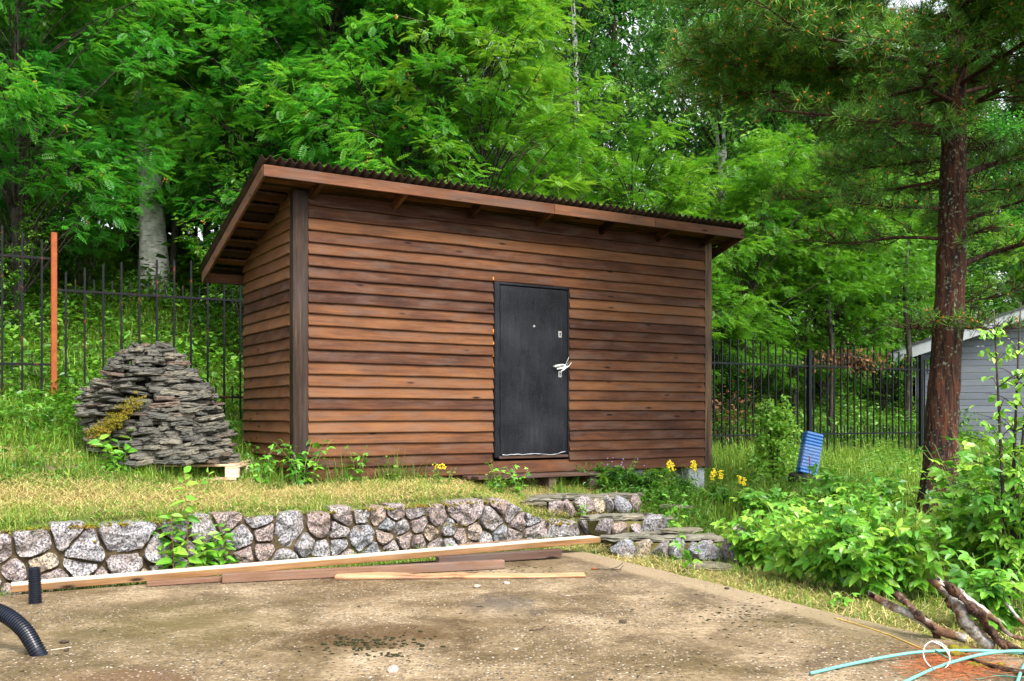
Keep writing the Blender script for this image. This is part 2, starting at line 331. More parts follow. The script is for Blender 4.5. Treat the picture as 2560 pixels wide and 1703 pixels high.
# pale trowelled band along the right-hand edge
a0 = np.array(at(1460, 1379, 0)[:2]); a1 = np.array(at(2383, 1604, 0)[:2]); dr = (a1 - a0) / np.linalg.norm(a1 - a0); nr = (-dr[1], dr[0])
dt = k.n('VectorMath', _operation='DOT_PRODUCT', i0=v, i1=(nr[0], nr[1], 0)).outputs['Value']; e0 = float(np.dot(a0, nr))
dist = k.math('ABSOLUTE', k.math('SUBTRACT', dt, e0)); dist = k.math('ADD', dist, k.math('MULTIPLY', k.math('SUBTRACT', mid, .5), .35))
c = k.mix(k.ramp(dist, [(.22, .9), (.30, 0)]), c, k.ramp(fine, [(.3, (.17, .125, .075)), (.7, (.29, .225, .145))])); c = k.mix(k.ramp(dist, [(.30, 0), (.36, .4), (.62, 0)]), c, (.075, .055, .035))
k.set('Base Color', c)
damp = k.math('MAXIMUM', wet, k.ramp(big, [(.44, 0), (.58, .8)])); k.set('Roughness', k.ramp(damp, [(0, .72), (1, .30)]))
k.bump(k.math('ADD', k.math('MULTIPLY', k.math('SUBTRACT', 1.0, pd), k.math('MULTIPLY', pm, .6)), k.math('ADD', k.math('MULTIPLY', fine, .5), k.math('MULTIPLY', mid, 1.2))), .012, .6); M['slab'] = k.m
k = NT('soil', .95, .1); v = k.n('TexCoord').outputs['Object']; t = k.attr(); f = k.noise(v, 7, 7, .7); f2 = k.noise(v, 1.1, 4)
dry = k.ramp(f, [(.3, (.06, .05, .015)), (.55, (.17, .14, .05)), (.8, (.32, .26, .12))]); grn = k.ramp(f, [(.3, (.018, .026, .006)), (.6, (.05, .085, .014)), (.85, (.12, .17, .03))])
k.set('Base Color', k.mix(t, grn, dry)); k.bump(f, .04, .8); M['soil'] = k.m
M['blackpipe'] = simple('black_corrugated_plastic', (.006, .008, .015), .32, .3, .3, 8)
M['hose'] = simple('turquoise_hose', (.10, .29, .26), .42, .5, .12, 10)
M['greenwire'] = simple('dark_green_wire', (.01, .12, .09), .45)
M['whitewire'] = simple('white_wire', (.72, .74, .76), .4)
M['rope'] = simple('yellow_rope', (.55, .36, .08), .8, .2, .4, 60)
M['needles'] = simple('fallen_needles', (.26, .085, .03), .8, .2, .4, 30)
M['straw'] = leafmat('straw', (.20, .14, .04), (.46, .37, .14), (.62, .54, .27), .2, .7, .2)
M['mosstip'] = leafmat('moss_tips', (.05, .05, .006), (.17, .165, .012), (.32, .27, .03), .2, .8, .2)
M['grass'] = leafmat('grass_blades', (.035, .085, .008), (.085, .19, .015), (.22, .33, .04), .35, .5, .35)
M['rowan'] = leafmat('rowan_leaves', (.018, .14, .018), (.062, .29, .026), (.20, .46, .045), .52)
M['rowan_b'] = leafmat('bright_rowan_leaves', (.025, .13, .008), (.10, .29, .015), (.25, .44, .045), .45)
M['birchleaf'] = leafmat('birch_leaves', (.022, .11, .018), (.07, .23, .03), (.18, .36, .06), .45)
M['darkleaf'] = leafmat('dark_leaves', (.014, .09, .016), (.035, .18, .02), (.09, .28, .03), .42)
M['rasp'] = leafmat('raspberry_leaves', (.04, .16, .012), (.13, .36, .03), (.30, .50, .06), .36, .38, .5)
M['under'] = leafmat('undergrowth_leaves', (.025, .10, .008), (.075, .22, .014), (.19, .34, .035), .38)
M['needle'] = leafmat('pine_needles', (.016, .085, .012), (.065, .20, .014), (.20, .38, .03), .3, .5, .5)
M['flower'] = simple('yellow_petals', (.80, .62, .02), .6); M['violet'] = simple('violet_petals', (.30, .22, .62), .6)
M['berry'] = simple('unripe_berries', (.38, .24, .03), .5); M['bud'] = simple('orange_buds', (.45, .12, .02), .6)
M['stem'] = simple('green_stem', (.13, .17, .04), .6); M['redstem'] = simple('reddish_stem', (.18, .07, .035), .6)
M['pinebark'] = bark('pine_bark', (.006, .004, .003), (.085, .027, .012), (.20, .23, .15), 1, 2.0, .06, 24, .57)
M['pinelimb'] = bark('pine_limb_bark', (.012, .006, .004), (.07, .026, .012), (.18, .21, .14), .8, 4, .01, 18, .60)
M['rowanbark'] = bark('rowan_bark', (.014, .013, .01), (.05, .045, .034), (.14, .16, .09), .7, 3, .01, 7, .58)
M['darkbark'] = bark('dark_bark', (.012, .01, .007), (.055, .045, .03), (.2, .22, .15), .6, 4, .01, 7, .6)
k = NT('birch_bark', .7, .3); v = k.obj((5, 5, 22)); f = k.noise(v, 1.3, 5, .7); vo = k.obj(); l = k.noise(vo, 5, 6, .7)
k.set('Base Color', k.mix(k.ramp(l, [(.45, 0), (.6, .8)]), k.ramp(f, [(.36, (.08, .075, .07)), (.44, (.72, .71, .67)), (.8, (.86, .86, .82))]), (.34, .36, .28))); k.bump(f, .02, .7); M['birchbark'] = k.m
k = NT('lichened_bark', .85, .2); v = k.obj(); f = k.noise(v, 22, 6, .7); f2 = k.noise(v, 6, 4)
k.set('Base Color', k.mix(k.ramp(f2, [(.42, 0), (.52, 1)]), k.ramp(f, [(.3, (.04, .02, .012)), (.7, (.2, .11, .06))]), k.ramp(f, [(.35, (.14, .11, .09)), (.6, (.42, .42, .38))]))); k.bump(f, .02, .9); M['lichenbark'] = k.m
M['barkdark'] = bark('peeling_bark', (.012, .006, .004), (.12, .055, .03), (.20, .17, .14), .6, 9, .03, 16, .55)
M['bluefilm'] = simple('blue_foam', (.03, .15, .44), .28, .6, .2, 5); M['tyre'] = simple('tyre_rubber', (.012, .012, .013), .6, .4, .4, 12)
k = NT('clear_film', .15, .8); k.set('Base Color', (.7, .8, .95, 1)); k.set('Alpha', .07); M['film'] = k.m
M['housegrey'] = woodmat('grey_painted_boards', [(.2, (.10, .11, .135)), (.8, (.15, .165, .195))], greyf=0, knots=False, bumpd=.002)
M['white'] = simple('white_trim', (.30, .32, .34), .6, .3, .06); M['roofdark'] = simple('dark_house_roof', (.03, .03, .035), .6)
kk_ = NT('gravel_grit', .7, .3); kk_.set('Base Color', kk_.ramp(kk_.attr(), [(0, (.02, .02, .02)), (.4, (.10, .08, .06)), (.75, (.2, .165, .125)), (1, (.36, .33, .29))])); M['grit'] = kk_.m
M['pebble'] = simple('pale_pebble', (.32, .26, .22), .7, .3, .4, 30); M['cone'] = simple('pine_cone', (.05, .035, .025), .85, .2, .6, 60)
M['deadleaf'] = leafmat('withered_leaves', (.05, .022, .010), (.11, .05, .02), (.2, .10, .04), .2, .7, .2)

# ------------------------------------------------------------------ ground heights
CTL = [(-9, -3, .46), (-5, -1.6, .46), (-2.8, -1.4, .46), (0, -1.2, .44), (1.7, -1.15, .42), (2.3, -1.1, .24), (-6, -4, .46), (-2, -4, .44),
       (0, 0, .60), (2.8, 0, .50), (4, 0, .42), (5.66, 0, .22), (5.7, 1.9, .42), (0, 1.9, .93), (2.8, 1.9, .72),
       (3.1, -2.6, -.06), (3.4, -4.6, -.08), (3.6, -7, -.10), (4, -12, -.12), (3.0, -1.2, .16), (3.2, -.6, .33), (3.8, -1.9, .0), (4.6, -2.6, .06), (4.4, -1.2, .17),
       (5.7, -3.4, .20), (8, -4, .22), (7.4, -.2, .28), (10, -3, .25), (14, -6, .2), (12, -12, .1),
       (-1.25, .52, .74), (-2.6, .6, .86), (-5, .6, .98), (-9, .6, 1.1), (-1.9, 2.9, 1.38), (-5, 2.9, 1.7), (-10, 2.9, 1.9), (.6, 2.9, 1.17), (3.5, 2.8, .95), (7, 2.8, .72), (10.7, 2.7, .60), (14, 2.7, .6), (20, 2.7, .5)]
for u_ in (-14, -7, 0, 7, 14, 22):
    b_ = 1.35 if u_ < 0 else 1.2 - .045 * u_
    CTL += [(u_, 6.5, b_ + 1.5), (u_, 11, b_ + 3.1), (u_, 20, b_ + 5.4), (u_, 34, b_ + 7.5)]
CT = np.array(CTL)
def _phi(r): return r * r * np.log(r + 1e-9)
_n = len(CT); _A = np.zeros((_n + 3, _n + 3)); _r = np.linalg.norm(CT[:, None, :2] - CT[None, :, :2], axis=2)
_A[:_n, :_n] = _phi(_r) + np.eye(_n) * .02; _A[:_n, _n] = 1; _A[:_n, _n + 1:] = CT[:, :2]; _A[_n, :_n] = 1; _A[_n + 1:, :_n] = CT[:, :2].T
_w = np.linalg.solve(_A, np.concatenate([CT[:, 2], [0, 0, 0]]))
def vwall(u): u = np.asarray(u, float); return -1.2 - .06 * np.maximum(0, 1.7 - u)
def ztop(u): return np.interp(u, [-9, 1.72, 1.96, 2.12, 2.37, 3.2], [.45, .43, .34, .27, .16, .14])
def ground_uv(u, v):
    u = np.asarray(u, float); v = np.asarray(v, float); sh = u.shape; u = u.ravel(); v = v.ravel(); z = np.empty(len(u))
    for i in range(0, len(u), 20000):
        a, b = u[i:i + 20000], v[i:i + 20000]; r = np.sqrt((a[:, None] - CT[None, :, 0]) ** 2 + (b[:, None] - CT[None, :, 1]) ** 2)
        z[i:i + 20000] = _phi(r) @ _w[:_n] + _w[_n] + _w[_n + 1] * a + _w[_n + 2] * b
    z = np.where((v < vwall(u) + .12) & (u < 2.95), np.minimum(z, -.05), z)
    z = np.where((v < -3) & (u > -12), np.minimum(z, .3), z)
    return z.reshape(sh)
def ground(x, y):
    u, v = UV(np.asarray(x, float), np.asarray(y, float)); return ground_uv(u, v)
def gz(x, y): return float(ground(np.array([x]), np.array([y]))[0])
def patch(u, v): return .5 + .28 * np.sin(u * 2.9 + 1.8 * np.sin(v * 3.7 + 1)) * np.sin(v * 5.1 + 1.3 * np.sin(u * 2.2)) + .22 * np.sin(u * 7.3 + v * 4.4) * np.sin(v * 9.7 - u * 3.1)
def dryness(u, v):
    """how much of the ground cover is cut, dry grass"""
    a = np.clip(1.15 - np.abs(v + .55) / .75, 0, 1) * np.clip((4.3 - u) / .8, 0, 1)
    a = np.maximum(a, np.clip(1 - np.hypot((u + 2.4) / 1.1, (v - .75) / .55), 0, 1) * 1.3)
    b = np.clip(1.15 - np.abs(u - 2.0 - .05 * (v + 4)) / 1.3, 0, 1) * (v < -2.2) * (u > 1) * 1.0
    c_ = np.clip(1 - np.hypot((u - 2.9) / 1.0, (v + 1.3) / 1.2), 0, 1)
    return np.clip(np.maximum(np.maximum(a, b), c_), 0, 1) * np.clip(.28 + 1.0 * patch(u, v), 0, .95)
# terrain sheet: fine close to the shed, coarse beyond
def graded(a, b, fa, fb, fine, coarse):
    o = list(np.arange(fa, fb, fine)); x = fa; st = fine
    left = []
    while x > a: st = min(st * 1.25, coarse); x -= st; left.append(x)
    x = fb; st = fine; right = [fb]
    while x < b: st = min(st * 1.25, coarse); x += st; right.append(x)
    return np.array(left[::-1] + o + right)
us = graded(-80, 110, -5.5, 9, .11, 6); vs_ = graded(-60, 160, -3.4, 3.2, .11, 6)
U, Vv = np.meshgrid(us, vs_, indexing='ij'); Z = ground_uv(U, Vv)
far = np.clip((Vv - 34) / 30, 0, 1); Z = np.where(Vv > 34, np.minimum(Z, 9.0), Z); Z = np.clip(Z, -.6, 10)
bumpn = np.sin(U * 3.1 + Vv * 1.7) * np.sin(Vv * 2.6 - U * .9) * .018; Z = Z + np.where(Z > .1, bumpn, 0)
X = C0[0] + U * D1[0] + Vv * D2[0]; Y = C0[1] + U * D1[1] + Vv * D2[1]
nu, nv = U.shape; ii = np.arange(nu - 1)[:, None] * nv; jj = np.arange(nv - 1)[None, :]
TF_ = np.stack([ii + jj, ii + nv + jj, ii + nv + jj + 1, ii + jj + 1], -1).reshape(-1, 4)
o = obj('ground', [(np.stack([X, Y, Z], -1).reshape(-1, 3), TF_, dryness(U, Vv).ravel(), 0)], M['soil'], smooth=True); tag(o, kind='structure')

# concrete slab
A_ = np.array([-3.67, 6.99]); B_ = np.array(at(1401, 1375, 0)[:2]); dAB = (B_ - A_) / np.linalg.norm(B_ - A_)
ring = [A_ - dAB * 5.5, A_ - dAB * 2, A_, A_ * .5 + B_ * .5, B_, np.array(at(1462, 1380, 0)[:2])]
for q in np.linspace(.06, 1, 26): ring.append(a0 + (a1 - a0) * q + np.array(nr) * RNG.normal(0, .012))
ring += [a1 + dr * 2.5, a1 + dr * 7.5, np.array([-8.4, -2.2])]
ring = np.array(ring)[::-1]; n_ = len(ring)
bm = bmesh.new(); vt = [bm.verts.new((p[0], p[1], 0)) for p in ring]; f_ = bm.faces.new(vt); f_.normal_update()
if f_.normal.z < 0: f_.normal_flip()
ret = bmesh.ops.extrude_face_region(bm, geom=[f_]); 
for g_ in ret['geom']:
    if isinstance(g_, bmesh.types.BMVert): g_.co.z = 0
for v_ in vt: v_.co.z = -.12
bmesh.ops.recalc_face_normals(bm, faces=list(bm.faces))
V_, F_ = from_bm(bm); o = obj('concrete_slab', (V_, F_), M['slab']); tag(o, kind='structure')
#@@PART2
# ------------------------------------------------------------------ the shed
ZB = 0.60
shed = thing('shed', 'brown stained board shed with mono-pitch corrugated roof and black door', 'shed', (C0[0], C0[1], ZB), AU)
LU, LV = 5.66, 1.68; SL = .331
def zu(v): return 3.50 - SL * v
def board(u0, u1, z0, z1, rng, axis='u', fixed=0.0, sgn=-1, th=.027, tilt=.034, seg=.35):
    """one lapped board, bottom edge kicked out; fixed = plane of the wall"""
    n = max(2, int((u1 - u0) / seg) + 1); xs = np.linspace(u0, u1, n); t = rng.random()
    wz = rng.normal(0, .0022, n) + rng.normal(0, .002); wy = rng.normal(0, .0015, n)
    P = []
    for x, a, b in zip(xs, wz, wy):
        yb, yt = fixed + sgn * (tilt + b), fixed + sgn * .002
        ring_ = [(yb + sgn * th * .9, z0 + a + .004), (yb + sgn * th, z0 + a + .012), (yt + sgn * th, z1), (yt, z1), (yb, z0 + a), (yb + sgn * th * .6, z0 + a)]
        for y, z in ring_: P.append((x, y, z - ZB) if axis == 'u' else (y, x, z - ZB))
    P = np.array(P); k_ = 6; i = np.arange(n - 1)[:, None] * k_; j = np.arange(k_)[None, :]; q = (j + 1) % k_
    F = np.stack([i + j, i + k_ + j, i + k_ + q, i + q], -1).reshape(-1, 4)
    if (axis == 'u') != (sgn < 0): F = F[:, ::-1]
    caps = np.array([[0, 1, 2, 3, 4, 5], [(n - 1) * k_ + q_ for q_ in (5, 4, 3, 2, 1, 0)]])
    return P, [F, caps], t, 0
rb = np.random.default_rng(3)
zs = [.615]
while zs[-1] < 3.36: zs.append(zs[-1] + .1235 + rb.normal(0, .0022))
DU0, DU1, DZ0, DZ1 = 2.325, 3.375, .80, 2.875
zi = int(np.argmin([abs(z - DZ1) for z in zs])); DZ1 = zs[zi] + .004
parts = []
for i, z in enumerate(zs):
    top = (zs[i + 1] if i + 1 < len(zs) else 3.60) + .02
    if i == len(zs) - 1: top = 3.6
    if DZ0 - .06 < z < DZ1 - .02:
        parts.append(board(.115, DU0 + rb.normal(0, .004), z, top, rb)); parts.append(board(DU1 + .012 + rb.normal(0, .004), 5.572, z, top, rb))
    elif z > 2.9 or z < .7: parts.append(board(.115, 5.572, z, top, rb))
    else:
        s_ = rb.uniform(2.6, 3.2); parts.append(board(.115, s_, z, top, rb)); parts.append(board(s_ + .002, 5.572, z, top, rb))
obj('front_wall', parts, M['clad'], shed)
def side(fixed, sgn, nm):
    ps = []
    for i, z in enumerate(zs):
        top = (zs[i + 1] if i + 1 < len(zs) else 3.6) + .02; vend = min(LV, (3.58 - z) / SL)
        if vend > .1: ps.append(board(.05, vend + (rb.normal(0, .004) if vend == LV else 0), z, top, rb, 'v', fixed, sgn))
    return obj(nm, ps, M['clad'], shed)
side(0, -1, 'side_wall'); side(LU, 1, 'side_wall')
ps = [board(.02, LU - .02, z, zs[i + 1] + .02, rb, 'u', LV, 1) for i, z in enumerate(zs[:-1]) if z < 2.8]; obj('back_wall', ps, M['clad'], shed)
def part(name, bxs, m, par=shed, b=.004):
    ps = []
    for q in bxs:
        V, F = bbox(q[0], q[1], q[2] - ZB, q[3], q[4], q[5] - ZB, b); ps.append((V, F, RNG.random(), 0))
    return obj(name, ps, m, par)
part('corner_post', [(-.052, -.058, .54, .112, .048, 3.60)], M['post'])
part('corner_post', [(5.578, -.05, .60, 5.70, .05, 3.58)], M['post'])
part('corner_post', [(-.04, LV - .05, .75, .05, LV + .03, 2.96)], M['post']); part('corner_post', [(5.61, LV - .05, .5, 5.70, LV + .03, 2.96)], M['post'])
part('floor_frame', [(.0, .0, .60, LU, .06, .612), (.05, .06, .60, LU - .05, LV - .05, .66), (.0, .005, .48, 1.1, .03, .60), (-.02, .06, .52, .0, LV, .63)], M['clad'])
for q in ((5.36, .02, .05, 5.64, .30, .60), (2.7, .5, .3, 2.95, .75, .60), (.0, .1, .35, .26, .35, .60), (5.36, 1.3, .2, 5.64, 1.55, .6)): part('foundation_block', [(q[0], q[1], q[2], q[3], q[4], q[2] + (q[5] - q[2]) * .48), (q[0] + .004, q[1] + .003, q[2] + (q[5] - q[2]) * .48 + .004, q[3], q[4], q[5] - .003)], M['block'], b=.01)
# roof
roofm = link('roof', None, shed)
RU0, RU1, RV0, RV1 = -.454, LU + .30, -.35, 1.965
def slab_v(u0, u1, v0, v1, lo, hi):
    """box whose top and bottom follow the roof pitch"""
    V = []
    for h in (lo, hi):
        for (a, b_) in ((u0, v0), (u1, v0), (u1, v1), (u0, v1)): V.append((a, b_, zu(b_) + h - ZB))
    return np.array(V), BOXF
amp, pitch = .022, .0985; per = 10
us_ = np.arange(RU0 - .035, RU1 + .045, pitch / per); vv_ = np.linspace(RV0 - .055, RV1 + .05, 7)
g1, g2 = np.meshgrid(us_, vv_, indexing='ij'); hz = .162 + amp * np.cos(2 * np.pi * g1 / pitch) + .004 * np.sin(g1 * 1.3)
Vt = np.stack([g1, g2, zu(g2) + hz - ZB], -1).reshape(-1, 3); Vb = Vt - np.array([0, 0, .006]); a_, b_ = g1.shape
i = np.arange(a_ - 1)[:, None] * b_; j = np.arange(b_ - 1)[None, :]; Ft = np.stack([i + j, i + b_ + j, i + b_ + j + 1, i + j + 1], -1).reshape(-1, 4); NN = a_ * b_
ie = np.arange(a_ - 1) * b_; Fe = np.stack([ie, ie + NN, ie + b_ + NN, ie + b_], -1); ie2 = ie + b_ - 1; Fe2 = np.stack([ie2, ie2 + b_, ie2 + b_ + NN, ie2 + NN], -1)
obj('corrugated_sheet', (np.vstack([Vt, Vb]), [Ft, Ft[:, ::-1] + NN, Fe, Fe2]), M['roof'], roofm, smooth=True)
def pitched(name, lst, m): return obj(name, [(*slab_v(*q), RNG.random(), 0) for q in lst], m, roofm)
sp_ = 3.3
fv, ff = [], []
for (x0, x1) in ((RU0, 2.95), (2.953, 4.45), (4.453, RU1)):
    V, F = bbox(x0, RV0 - .028, zu(RV0) - .002 - ZB, x1, RV0, zu(RV0) + .112 - ZB, .004); fv.append((V, F, RNG.random(), 0))
obj('fascia_board', fv, M['fascia'], roofm)
pitched('rake_board', [(RU0 - .003, RU0 + .022, RV0 + .002, RV1, -.004, .112)], M['fascia']); pitched('rake_board', [(RU1 - .022, RU1 + .003, RV0 + .002, RV1, -.004, .112)], M['fascia'])
pitched('fascia_board', [(RU0 + .025, RU1 - .025, RV1 - .025, RV1, 0, .11)], M['fascia'])
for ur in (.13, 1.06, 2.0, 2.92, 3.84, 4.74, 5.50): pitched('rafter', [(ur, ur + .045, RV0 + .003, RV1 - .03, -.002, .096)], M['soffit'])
sh = [(RU0 + .024, RU1 - .024, RV0 + .003, RV0 + .27, .098, .118)]; v_ = RV0 + .30
sh.append((RU0 + .023, .10, RV0 + .05, RV0 + .075, .02, .095))
while v_ < RV1 - .1:
    w_ = RNG.uniform(.09, .14); sh.append((RU0 + .024, RU1 - .024, v_, v_ + w_, .098 - RNG.uniform(0, .004), .118)); v_ += w_ + RNG.uniform(.05, .12)
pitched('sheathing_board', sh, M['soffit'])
# door
door = part('door', [(2.402, -.066, .83, 3.348, -.03, 2.79)], M['door'], b=.012)
part('door_frame', [(DU0 + .004, -.078, DZ0, 2.396, -.01, DZ1 - .008), (2.398, -.072, 2.795, 3.372, -.012, DZ1 - .008), (3.352, -.07, DZ0 + .02, 3.376, -.012, 2.793)], M['door'], b=.01)
part('threshold', [(2.398, -.055, .79, 3.372, -.01, .825)], M['darkbeam'])
# ragged strip of lining hanging out under the door
P = [(2.43 + .055 * q, -.071 + RNG.normal(0, .001), .838 + RNG.normal(0, .006) + (.012 if q > 14 else 0) - ZB) for q in range(17)]
obj('torn_lining', tube(P, [.0015 + .0045 * RNG.random() for _ in P], 5, squash=1), M['block'], door)
for z_ in (2.55, 1.10):
    obj('hinge', tube([(2.396, -.082, z_ - ZB - .06), (2.396, -.082, z_ - ZB + .06)], .009, 8), M['door'], door)
V, F = tube([(2.867, -.067, 2.34 - ZB), (2.867, -.075, 2.34 - ZB)], .013, 14); obj('peephole', (V, F), M['metal'], door)
for z_ in (2.26, 1.785):
    lp = part('lock_plate', [(3.215, -.070, z_ - .038, 3.262, -.064, z_ + .038)], M['metal'], door, .003)
    V1 = tube([(3.238, -.069, z_ + .008 - ZB), (3.238, -.073, z_ + .008 - ZB)], .011, 12); V2 = box(3.234, -.0725, z_ - .02 - ZB, 3.243, -.069, z_ + .004 - ZB); obj('keyhole', [V1, V2], M['tyre'], lp)
V1 = tube([(3.24, -.064, 1.862 - ZB), (3.24, -.105, 1.864 - ZB)], .011, 10); V2 = tube([(3.255, -.108, 1.866 - ZB), (3.20, -.112, 1.872 - ZB), (3.15, -.108, 1.868 - ZB), (3.115, -.10, 1.874 - ZB)], [.012, .012, .01, .008], 10); hd = obj('handle', [V1, V2], M['metal'], door, smooth=True)
tp = []
for (a, b_, c_) in (((3.16, 1.845), (3.25, 1.87), (3.335, 1.99)), ((3.13, 1.88), (3.24, 1.895), (3.30, 1.87)), ((3.20, 1.85), (3.30, 1.87), (3.37, 1.925)), ((3.22, 1.82), (3.28, 1.86), (3.325, 1.93))):
    P = spline([(a[0], -.118, a[1] - ZB), (b_[0], -.135, b_[1] - ZB), (c_[0], -.115, c_[1] - ZB)], 7); V = np.vstack([P + (0, 0, -.008), P + (0, -.003, .008)]); F = np.array([[q, q + 1, q + 8, q + 7] for q in range(6)]); tp.append((V, F))
obj('tape_wrap', tp, M['tape'], hd)
ft = []
for q in (2.86, 2.12, 1.98, 2.26, 1.86): V, F = bbox(DU0 - .008, -.058, q - ZB - .016, DU0 + .001, -.03, q - ZB + .018, .004); V = V + RNG.normal(0, .003, V.shape); obj('foam_filling', (V, F), M['foam'], shed)
# doorstep
ds = thing('doorstep', 'low dark plank step on short legs below the black door', 'step', (*W2(2.85, -.25), gz(*W2(2.85, -.25))), AU)
zz = ds.location.z
def dpart(nm, q, m): V, F = bbox(q[0] - 2.85, q[1] + .25, q[2] - zz, q[3] - 2.85, q[4] + .25, q[5] - zz, .004); return obj(nm, (V, F, RNG.random(), 0), m, ds)
dpart('plank', (1.94, -.38, .582, 3.72, -.215, .618), M['darkbeam']); dpart('plank', (1.90, -.209, .580, 3.70, -.075, .615), M['darkbeam'])
for q in (2.05, 2.9, 3.48): dpart('leg', (q, -.34, .30, q + .10, -.12, .579), M['darkbeam'])
# things lying in the dark under the shed
V, F = bbox(0, 0, 0, 1.3, .1, .03); o = obj('scrap_board', (V, F, .3, 0), M['weatherwood'], loc=(*W2(4.0, .05), gz(*W2(4.4, .1)) + .03), rot=(0, .03, AU + .05)); tag(o, 'grey scrap board lying under the right end of the shed', 'board')
V, F = bbox(0, 0, 0, .9, .12, .03); o = obj('scrap_board', (V, F, .7, 0), M['darkbeam'], loc=(*W2(1.1, .05), gz(*W2(1.4, .05)) + .01), rot=(0, .04, AU - .05)); tag(o, 'brown scrap board lying in the gap under the shed left of the step', 'board')

# ------------------------------------------------------------------ fieldstone wall
def clip_poly(P, a, b, sh=0.0):
    """keep the side nearer to a than b"""
    m = (a + b) / 2; d = b - a; m = m + d * sh; out = []
    for q in range(len(P)):
        p, r = P[q], P[(q + 1) % len(P)]; sp, sr = np.dot(p - m, d), np.dot(r - m, d)
        if sp <= 0: out.append(p)
        if (sp < 0) != (sr < 0): out.append(p + (r - p) * (sp / (sp - sr)))
    return out
def resample(P, n):
    P = np.array(P); Q = np.vstack([P, P[:1]]); s = np.concatenate([[0], np.cumsum(np.linalg.norm(np.diff(Q, axis=0), axis=1))]); t = np.linspace(0, s[-1], n, endpoint=False)
    return np.stack([np.interp(t, s, Q[:, 0]), np.interp(t, s, Q[:, 1])], -1)
def stone_cell(P, rng, mapf, bulge=.05, back=.2, n=30, gap=.012):
    """rough-hewn stone filling the polygon P given in wall coordinates"""
    P = resample(P, n); c = P.mean(0)
    for _ in range(rng.integers(1, 3)): P = .5 * P + .25 * (np.roll(P, 1, 0) + np.roll(P, -1, 0))
    r = np.linalg.norm(P - c, axis=1); P = c + (P - c) * (1 - gap / np.maximum(r, .02))[:, None] * (1 + rng.normal(0, .025, n))[:, None]
    size = float(np.sqrt(np.ptp(P[:, 0]) * np.ptp(P[:, 1]))); bl = bulge * min(1.3, size / .18)
    ths = rng.uniform(0, 2 * np.pi, 6); pl = [(rng.uniform(.15, .5) * np.array([math.cos(a), math.sin(a)]), rng.uniform(.35, 1.0) * bl) for a in ths]
    V = []; seed = rng.uniform(0, 100); rings = [(1, -back), (1, -.015), (.985, .35), (.94, .72), (.84, .95), (.66, 1.1), (.42, 1.15), (.2, 1.15)]
    for s_, h in rings:
        for p in P:
            q = c + (p - c) * s_; hh = h if h < 0 else h * bl
            if h > 0:
                hh *= (1 if h < .5 else 1)
                for d_, o_ in pl: hh = min(hh, o_ * 1.25 + float(np.dot(q - c, d_)))
                nn = noise.noise(Vector((q[0] * 13 + seed, q[1] * 13, seed))); n2 = noise.noise(Vector((q[0] * 38 + seed, q[1] * 38, 3)))
                hh += .034 * nn + .010 * n2
            V.append((q[0], hh, q[1]))
    hc = V[-1][1]; V.append((c[0], hc + .002, c[1])); k_ = len(rings); V = np.array(V)
    i = np.arange(k_ - 1)[:, None] * n; j = np.arange(n)[None, :]; jn = (j + 1) % n
    F = np.stack([i + j, i + jn, i + n + jn, i + n + j], -1).reshape(-1, 4); L = (k_ - 1) * n; T = np.array([[L + q, L + (q + 1) % n, k_ * n] for q in range(n)])
    return mapf(V), [F, T], rng.random(), 0
def wallmap(V):
    u = V[:, 0]; v = vwall(u) - V[:, 1]; return np.stack([C0[0] + u * D1[0] + v * D2[0], C0[1] + u * D1[1] + v * D2[1], V[:, 2]], -1)
rw = np.random.default_rng(21); seeds = []
tries = 0
while len(seeds) < 150 and tries < 60000:
    tries += 1; p = np.array([rw.uniform(-7.2, 3.0), rw.uniform(-.09, 1)]); p[1] = -.09 + (ztop(p[0]) + .04) * rw.random()
    rr = rw.choice([.12, .20, .30, .38, .44], p=[.2, .2, .25, .2, .15])
    if all(np.hypot((p[0] - q[0]) * .74, (p[1] - q[1]) * 1.12) > (rr + q[2]) * .5 for q in seeds): seeds.append((p[0], p[1], rr))
sd_ = np.array(seeds)[:, :2]; stones = []
for i_ in range(len(sd_)):
    a = sd_[i_]; zt = float(ztop(a[0])); e = rw.uniform(-.025, .03)
    P = [np.array(q, float) for q in ((a[0] - .34, -.1), (a[0] + .34, -.1), (a[0] + .34, float(ztop(a[0] + .34)) + e), (a[0], zt + e + rw.uniform(0, .02)), (a[0] - .34, float(ztop(a[0] - .34)) + e))]
    for j_ in range(len(sd_)):
        if j_ != i_ and abs(sd_[j_][0] - a[0]) < .7: P = clip_poly(P, a, sd_[j_], np.clip((seeds[i_][2] - seeds[j_][2]) * .9, -.3, .3))
        if len(P) < 3: break
    if len(P) >= 3: stones.append(stone_cell(P, rw, wallmap, .055, .2))
wall = thing('stone_wall', 'low mortared retaining wall of rough pink and grey granite fieldstones', 'wall', (*W2(-1, vwall(-1)), 0)); wl_ = np.array(wall.location)
obj('stonework', [(s[0] - wl_, s[1], s[2], 0) for s in stones], M['granite'], wall)
us2 = np.linspace(-7.4, 3.0, 120); mv = []
for (off, dz) in ((.012, None), (-.25, None)):
    pass
prof = [(-.01, -.15), (-.012, .0), (-.02, .6), (-.03, .93), (-.10, .97), (-.24, .95), (-.26, -.15)]
for u_ in us2:
    zt = float(ztop(u_)); 
    for (d_, h_) in prof:
        mv.append((u_, d_ + rw.normal(0, .004), (h_ * zt if h_ > 0 else h_) + (rw.normal(0, .006) if h_ > .5 else 0)))
mv = wallmap(np.array(mv)) - wl_; k_ = len(prof); i = np.arange(len(us2) - 1)[:, None] * k_; j = np.arange(k_ - 1)[None, :]
obj('mortar', (mv, np.stack([i + j, i + k_ + j, i + k_ + j + 1, i + j + 1], -1).reshape(-1, 4)), M['mortar'], wall, smooth=True)
